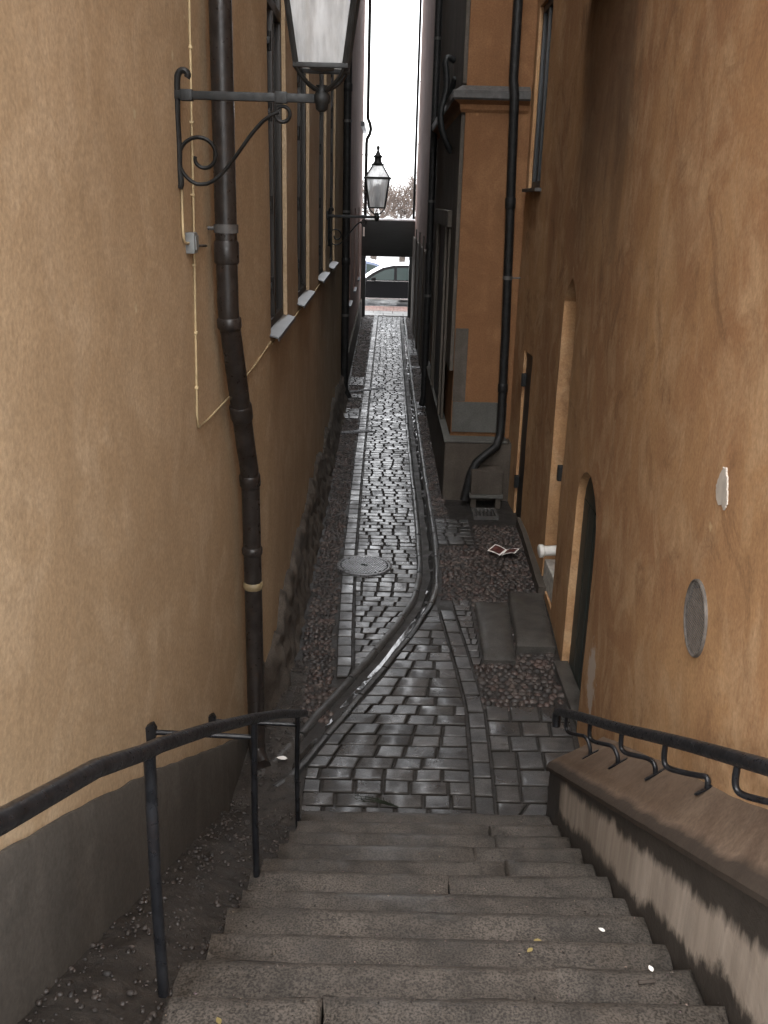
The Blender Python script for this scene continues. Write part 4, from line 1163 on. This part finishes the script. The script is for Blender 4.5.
b = MB(); p = on_step(.85, 2.3); b.tube([(p[0] - .025, p[1], p[2] + .006), (p[0] + .03, p[1] + .008, p[2] + .006)], .006, 6); tag(b.build('stick', 'bark', origin=p), 'short dark stick on a step close to the stained wall', 'stick')

# ------------------------------------------------------------------ gate
gt = thing('timber_gate', 'dark timber gateway with deep snow-topped beam closing the alley end', 'gate', (.1, 29.5, 0))
b = MB()
b.box((-.72, 29.42, 1.79), (.90, 29.60, 2.82), .008)
b.build('beam', 'gatewood', gt, smooth=True, sharp=40)
for x0, x1 in ((-.72, -.56), (.74, .90)):
    b = MB(); b.box((x0, 29.43, -.02), (x1, 29.59, 1.785), .006); p = b.build('post', 'gatewood', gt, smooth=True, sharp=40)
    b = MB(); b.box((x0 - .0, 29.40, -.02), (x1 + .0, 29.425, .30), .006); b.build('guard_plate', 'iron', p)
b = MB(); rows = []
for i in range(30):
    x = -.70 + 1.58 * i / 29; h = .06 + .02 * noise.noise(Vector((x * 5, 0, 0))); rows.append([b.vert((x, y, 2.822 + z)) for y, z in ((29.41, 0), (29.40, h * .6), (29.45, h), (29.56, h), (29.61, h * .6), (29.60, 0))])
for A, B_ in zip(rows, rows[1:]):
    for q in range(5): b.face((A[q], A[q + 1], B_[q + 1], B_[q]))
b.build('snow_cap', 'snow', gt, smooth=True)
b = MB(); b.box((-.66, 29.395, 2.36), (-.61, 29.417, 2.62), .004); b.build('notice', 'paper', gt)

# ------------------------------------------------------------------ cars
def car(label, loc, flip, paint, group):
    t = thing('parked_car', label, 'car', loc, group)
    X, Y, Z = loc; s = -1 if flip else 1
    P = lambda x, y, z: (X + s * x, Y + s * y, Z + z)
    # side outline of the body below the glass line; nose at -x
    low = [(-2.15, .32), (-2.2, .45), (-2.17, .66), (-2.05, .76), (-1.5, .86), (-1.02, .92), (2.0, .98), (2.14, .90), (2.2, .6), (2.15, .32)]
    sections = [(-.86, .0), (-.80, .55), (-.70, .9), (.70, .9), (.80, .55), (.86, .0)]
    b = MB(); rows = []
    for y in (-.86, -.84, -.78, -.4, 0, .4, .78, .84, .86):
        e = abs(y) / .86; k = 1 - .035 * e ** 6; dz = -.03 * e ** 6
        rows.append([b.vert(P(x * (k if abs(x) > 1.6 else 1), y, z + (dz if z > .5 else 0))) for x, z in low])
    n = len(low)
    for A, B_ in zip(rows, rows[1:]):
        for q in range(n): b.face((A[q], A[(q + 1) % n], B_[(q + 1) % n], B_[q]))
    b.face(rows[0]); b.face(rows[-1][::-1]); b.build('body', paint, t, smooth=True, sharp=35)
    # glass house
    gh = [(-1.0, .90), (-.62, 1.17), (-.25, 1.36), (.1, 1.44), (.55, 1.46), (1.1, 1.42), (1.6, 1.26), (2.0, .96)]
    def wid(z): return .80 - .20 * (z - .9) / .56
    b = MB(); A = [b.vert(P(x, -wid(z), z)) for x, z in gh]; B_ = [b.vert(P(x, wid(z), z)) for x, z in gh]
    for q in range(len(gh) - 1): b.face((A[q], A[q + 1], B_[q + 1], B_[q]), 0 if q in (2, 3, 4) else 1)
    b.face(A); b.face(B_[::-1]); b.build('cabin', [paint, 'carglass'], t, smooth=True, sharp=30)
    for sy in (-1, 1):
        for poly in ([(-.78, .95), (-.52, 1.13), (-.2, 1.29), (.12, 1.355), (.12, .97)], [(.22, .97), (.22, 1.365), (.6, 1.375), (1.0, 1.34), (1.0, .98)], [(1.1, .99), (1.1, 1.31), (1.5, 1.16), (1.72, 1.01)]):
            g = MB(); off = .006
            i0 = [g.vert(P(x, sy * (wid(z) + off), z)) for x, z in poly]; i1 = [g.vert(P(x, sy * (wid(z) - .004), z)) for x, z in poly]
            g.face(i0); g.face(i1[::-1])
            for k in range(len(poly)): g.face((i0[k], i0[(k + 1) % len(poly)], i1[(k + 1) % len(poly)], i1[k]))
            g.build('side_window', 'carglass', t)
        g = MB(); g.box([min(a, c) for a, c in zip(P(-.80, sy * .865 - .012, .925), P(1.75, sy * .865 + .002, .95))], [max(a, c) for a, c in zip(P(-.80, sy * .865 - .012, .925), P(1.75, sy * .865 + .002, .95))]); g.build('waist_trim', 'chrome', t)
        g = MB(); a, c = P(-1.35, sy * .868 - .012, .30), P(1.35, sy * .868 + .012, .36); g.box([min(q, r) for q, r in zip(a, c)], [max(q, r) for q, r in zip(a, c)], .006); g.build('sill_trim', 'chrome', t)
        g = MB(); a, c = P(-.66, sy * .93 - .06, .94), P(-.50, sy * .93 + .06, 1.06); g.box([min(q, r) for q, r in zip(a, c)], [max(q, r) for q, r in zip(a, c)], .03); g.build('wing_mirror', paint, t, smooth=True)
        for wx in (-1.38, 1.32):
            g = MB(); g.lathe([(.20, -.1), (.29, -.095), (.31, -.07), (.31, .07), (.29, .095), (.20, .1)], P(wx, sy * .80, .31), 24, 1); w_ = g.build('wheel', 'tyre', t, smooth=True, sharp=40)
            g = MB(); g.lathe([(.195, -.102), (.17, -.09), (.05, -.104), (.05, .104), (.17, .09), (.195, .102)], P(wx, sy * .80, .31), 20, 1); g.build('rim', 'rim', w_, smooth=True, sharp=40)
            g = MB(); a, c = P(wx - .055, sy * .872 - .006, .62), P(wx + .055, sy * .872 + .006, .65)
        g = MB(); a, c = P(-2.18, sy * .62 - .16, .60), P(-2.02, sy * .62 + .16, .73); g.box([min(q, r) for q, r in zip(a, c)], [max(q, r) for q, r in zip(a, c)], .03); g.build('headlight', 'lens', t, smooth=True)
    # thin snow left on windscreen and roof
    b = MB(); rows = []
    for x, z in gh[:6]:
        w_ = wid(z) - .02
        rows.append([b.vert(P(x - (.02 if x < 0 else 0), y, z + h)) for y, h in ((-w_, .004), (-w_ + .02, .04), (0, .05), (w_ - .02, .04), (w_, .004))])
    for A, B_ in zip(rows, rows[1:]):
        for q in range(4): b.face((A[q], A[q + 1], B_[q + 1], B_[q]))
    b.build('snow_cover', 'snow', t, smooth=True)
    return t
car('black car with pale snowy windscreen and roof, parked just beyond the gate', (.22, 34.5, -.19), False, 'carblack', 'cars parked beyond the gate')
car('slate blue car parked behind the black one, only its glass and roof showing', (-.55, 37.0, -.21), True, 'carblue', 'cars parked beyond the gate')

# ------------------------------------------------------------------ bare trees on the quay
def tree(loc, seed, label):
    rnd = random.Random(seed); X, Y, Z = loc
    t = thing('bare_tree', label, 'tree', loc, 'bare trees beyond the street')
    b = MB(); b.tube([(X, Y, Z - .1), (X + .03, Y, Z + 1.2), (X - .03, Y + .04, Z + 2.4)], [.19, .15, .13], 10); b.build('trunk', 'bark', t, smooth=True)
    b = MB()
    def grow(p, d, L, r, k):
        q = p + d * L
        mid = p + d * L * .5 + Vector((rnd.uniform(-1, 1), rnd.uniform(-1, 1), rnd.uniform(-1, 1))) * L * .07
        b.tube([p, mid, q], [r, r * .8, r * .62], 5 if k < 2 else 3, False)
        if k >= 5: return
        for c in range(5 if k == 0 else (4 if k < 4 else 3)):
            e = (d + Vector((rnd.uniform(-1, 1), rnd.uniform(-1, 1), rnd.uniform(-.45, .8))) * (.85 if k < 3 else .95)).normalized()
            st_ = p + d * L * rnd.uniform(.45, 1.)
            top = Z + 5.3
            Lc = L * rnd.uniform(.5, .85)
            if (st_ + e * Lc).z > top: e.z = min(e.z, .1); e.normalize()
            grow(st_, e, Lc, max(r * .55, .011), k + 1)
    for k in range(7):
        a = k * .9 + rnd.uniform(-.3, .3)
        grow(Vector((X - .03, Y + .04, Z + 2.0 + .4 * rnd.random())), Vector((math.cos(a), math.sin(a), rnd.uniform(.5, 1.3))).normalized(), 1.15, .06, 1)
    b.build('crown', 'twig', t)
for x, y, s, lab in ((-3.3, 47.2, 1, 'bare clipped tree hidden mostly by the pink house, over the gate'), (-.55, 46.6, 2, 'bare brown tree seen directly above the gate, behind the small lantern'), (2.3, 47.4, 3, 'bare brown tree above the gate, toward the thin pipe side'), (.9, 51.0, 4, 'fainter bare tree standing behind the gap of the front two')):
    tree((x, y, -.05), s, lab)

# ------------------------------------------------------------------ camera
cam = bpy.data.cameras.new('camera'); co = bpy.data.objects.new('camera', cam); col.objects.link(co)
F, RL = 950., R(1.4)
yv = Vector((2. / F, 312. / F, -1.)).normalized()
zv = Vector((math.sin(RL), math.cos(RL), 0.)); zv = (zv - yv * zv.dot(yv)).normalized(); xv = yv.cross(zv)
mw = Matrix((xv, yv, zv)).to_4x4(); mw.translation = Vector((0, 0, 3.4))
co.matrix_world = mw
cam.sensor_fit = 'VERTICAL'; cam.sensor_height = 36.; cam.lens = F / 1024. * 36.
cam.clip_start = .05; cam.clip_end = 3000.
sc.camera = co

# ------------------------------------------------------------------ light
EL, AZ = 56., 197.          # overcast brightness behind the photographer
wd = bpy.data.worlds.new('World'); sc.world = wd; wd.use_nodes = True
nt = wd.node_tree; bg = nt.nodes['Background']
sky = nt.nodes.new('ShaderNodeTexSky'); sky.sky_type = 'NISHITA'; sky.sun_disc = False
sky.sun_elevation = R(EL); sky.sun_rotation = R(AZ); sky.air_density = 1.; sky.dust_density = 3.; sky.ozone_density = 1.
hs = nt.nodes.new('ShaderNodeHueSaturation'); hs.inputs['Saturation'].default_value = .12
nt.links.new(sky.outputs['Color'], hs.inputs['Color']); cl_ = nt.nodes.new('ShaderNodeMix'); cl_.data_type = 'RGBA'; cl_.blend_type = 'ADD'; cl_.inputs[0].default_value = 1.
cl_.inputs[7].default_value = (4., 4.05, 4.15, 1)          # even white cloud cover
nt.links.new(hs.outputs['Color'], cl_.inputs[6]); nt.links.new(cl_.outputs[2], bg.inputs['Color'])
bg.inputs['Strength'].default_value = .13
sl = bpy.data.lights.new('sun', 'SUN'); sl.energy = .5; sl.angle = R(100); sl.color = (1., .95, .88)
so = bpy.data.objects.new('sun', sl); col.objects.link(so)
sd = Vector((math.sin(R(AZ)) * math.cos(R(EL)), math.cos(R(AZ)) * math.cos(R(EL)), math.sin(R(EL))))
so.rotation_euler = sd.to_track_quat('Z', 'Y').to_euler(); so.location = sd * 30

sc.view_settings.view_transform = 'Standard'; sc.view_settings.look = 'None'; sc.view_settings.gamma = 1.
sc.view_settings.exposure = 2.1
sc.cycles.use_denoising = True
sc.cycles.max_bounces = 12; sc.cycles.diffuse_bounces = 6; sc.cycles.glossy_bounces = 4; sc.cycles.transparent_max_bounces = 12
sc.cycles.sample_clamp_indirect = 8.
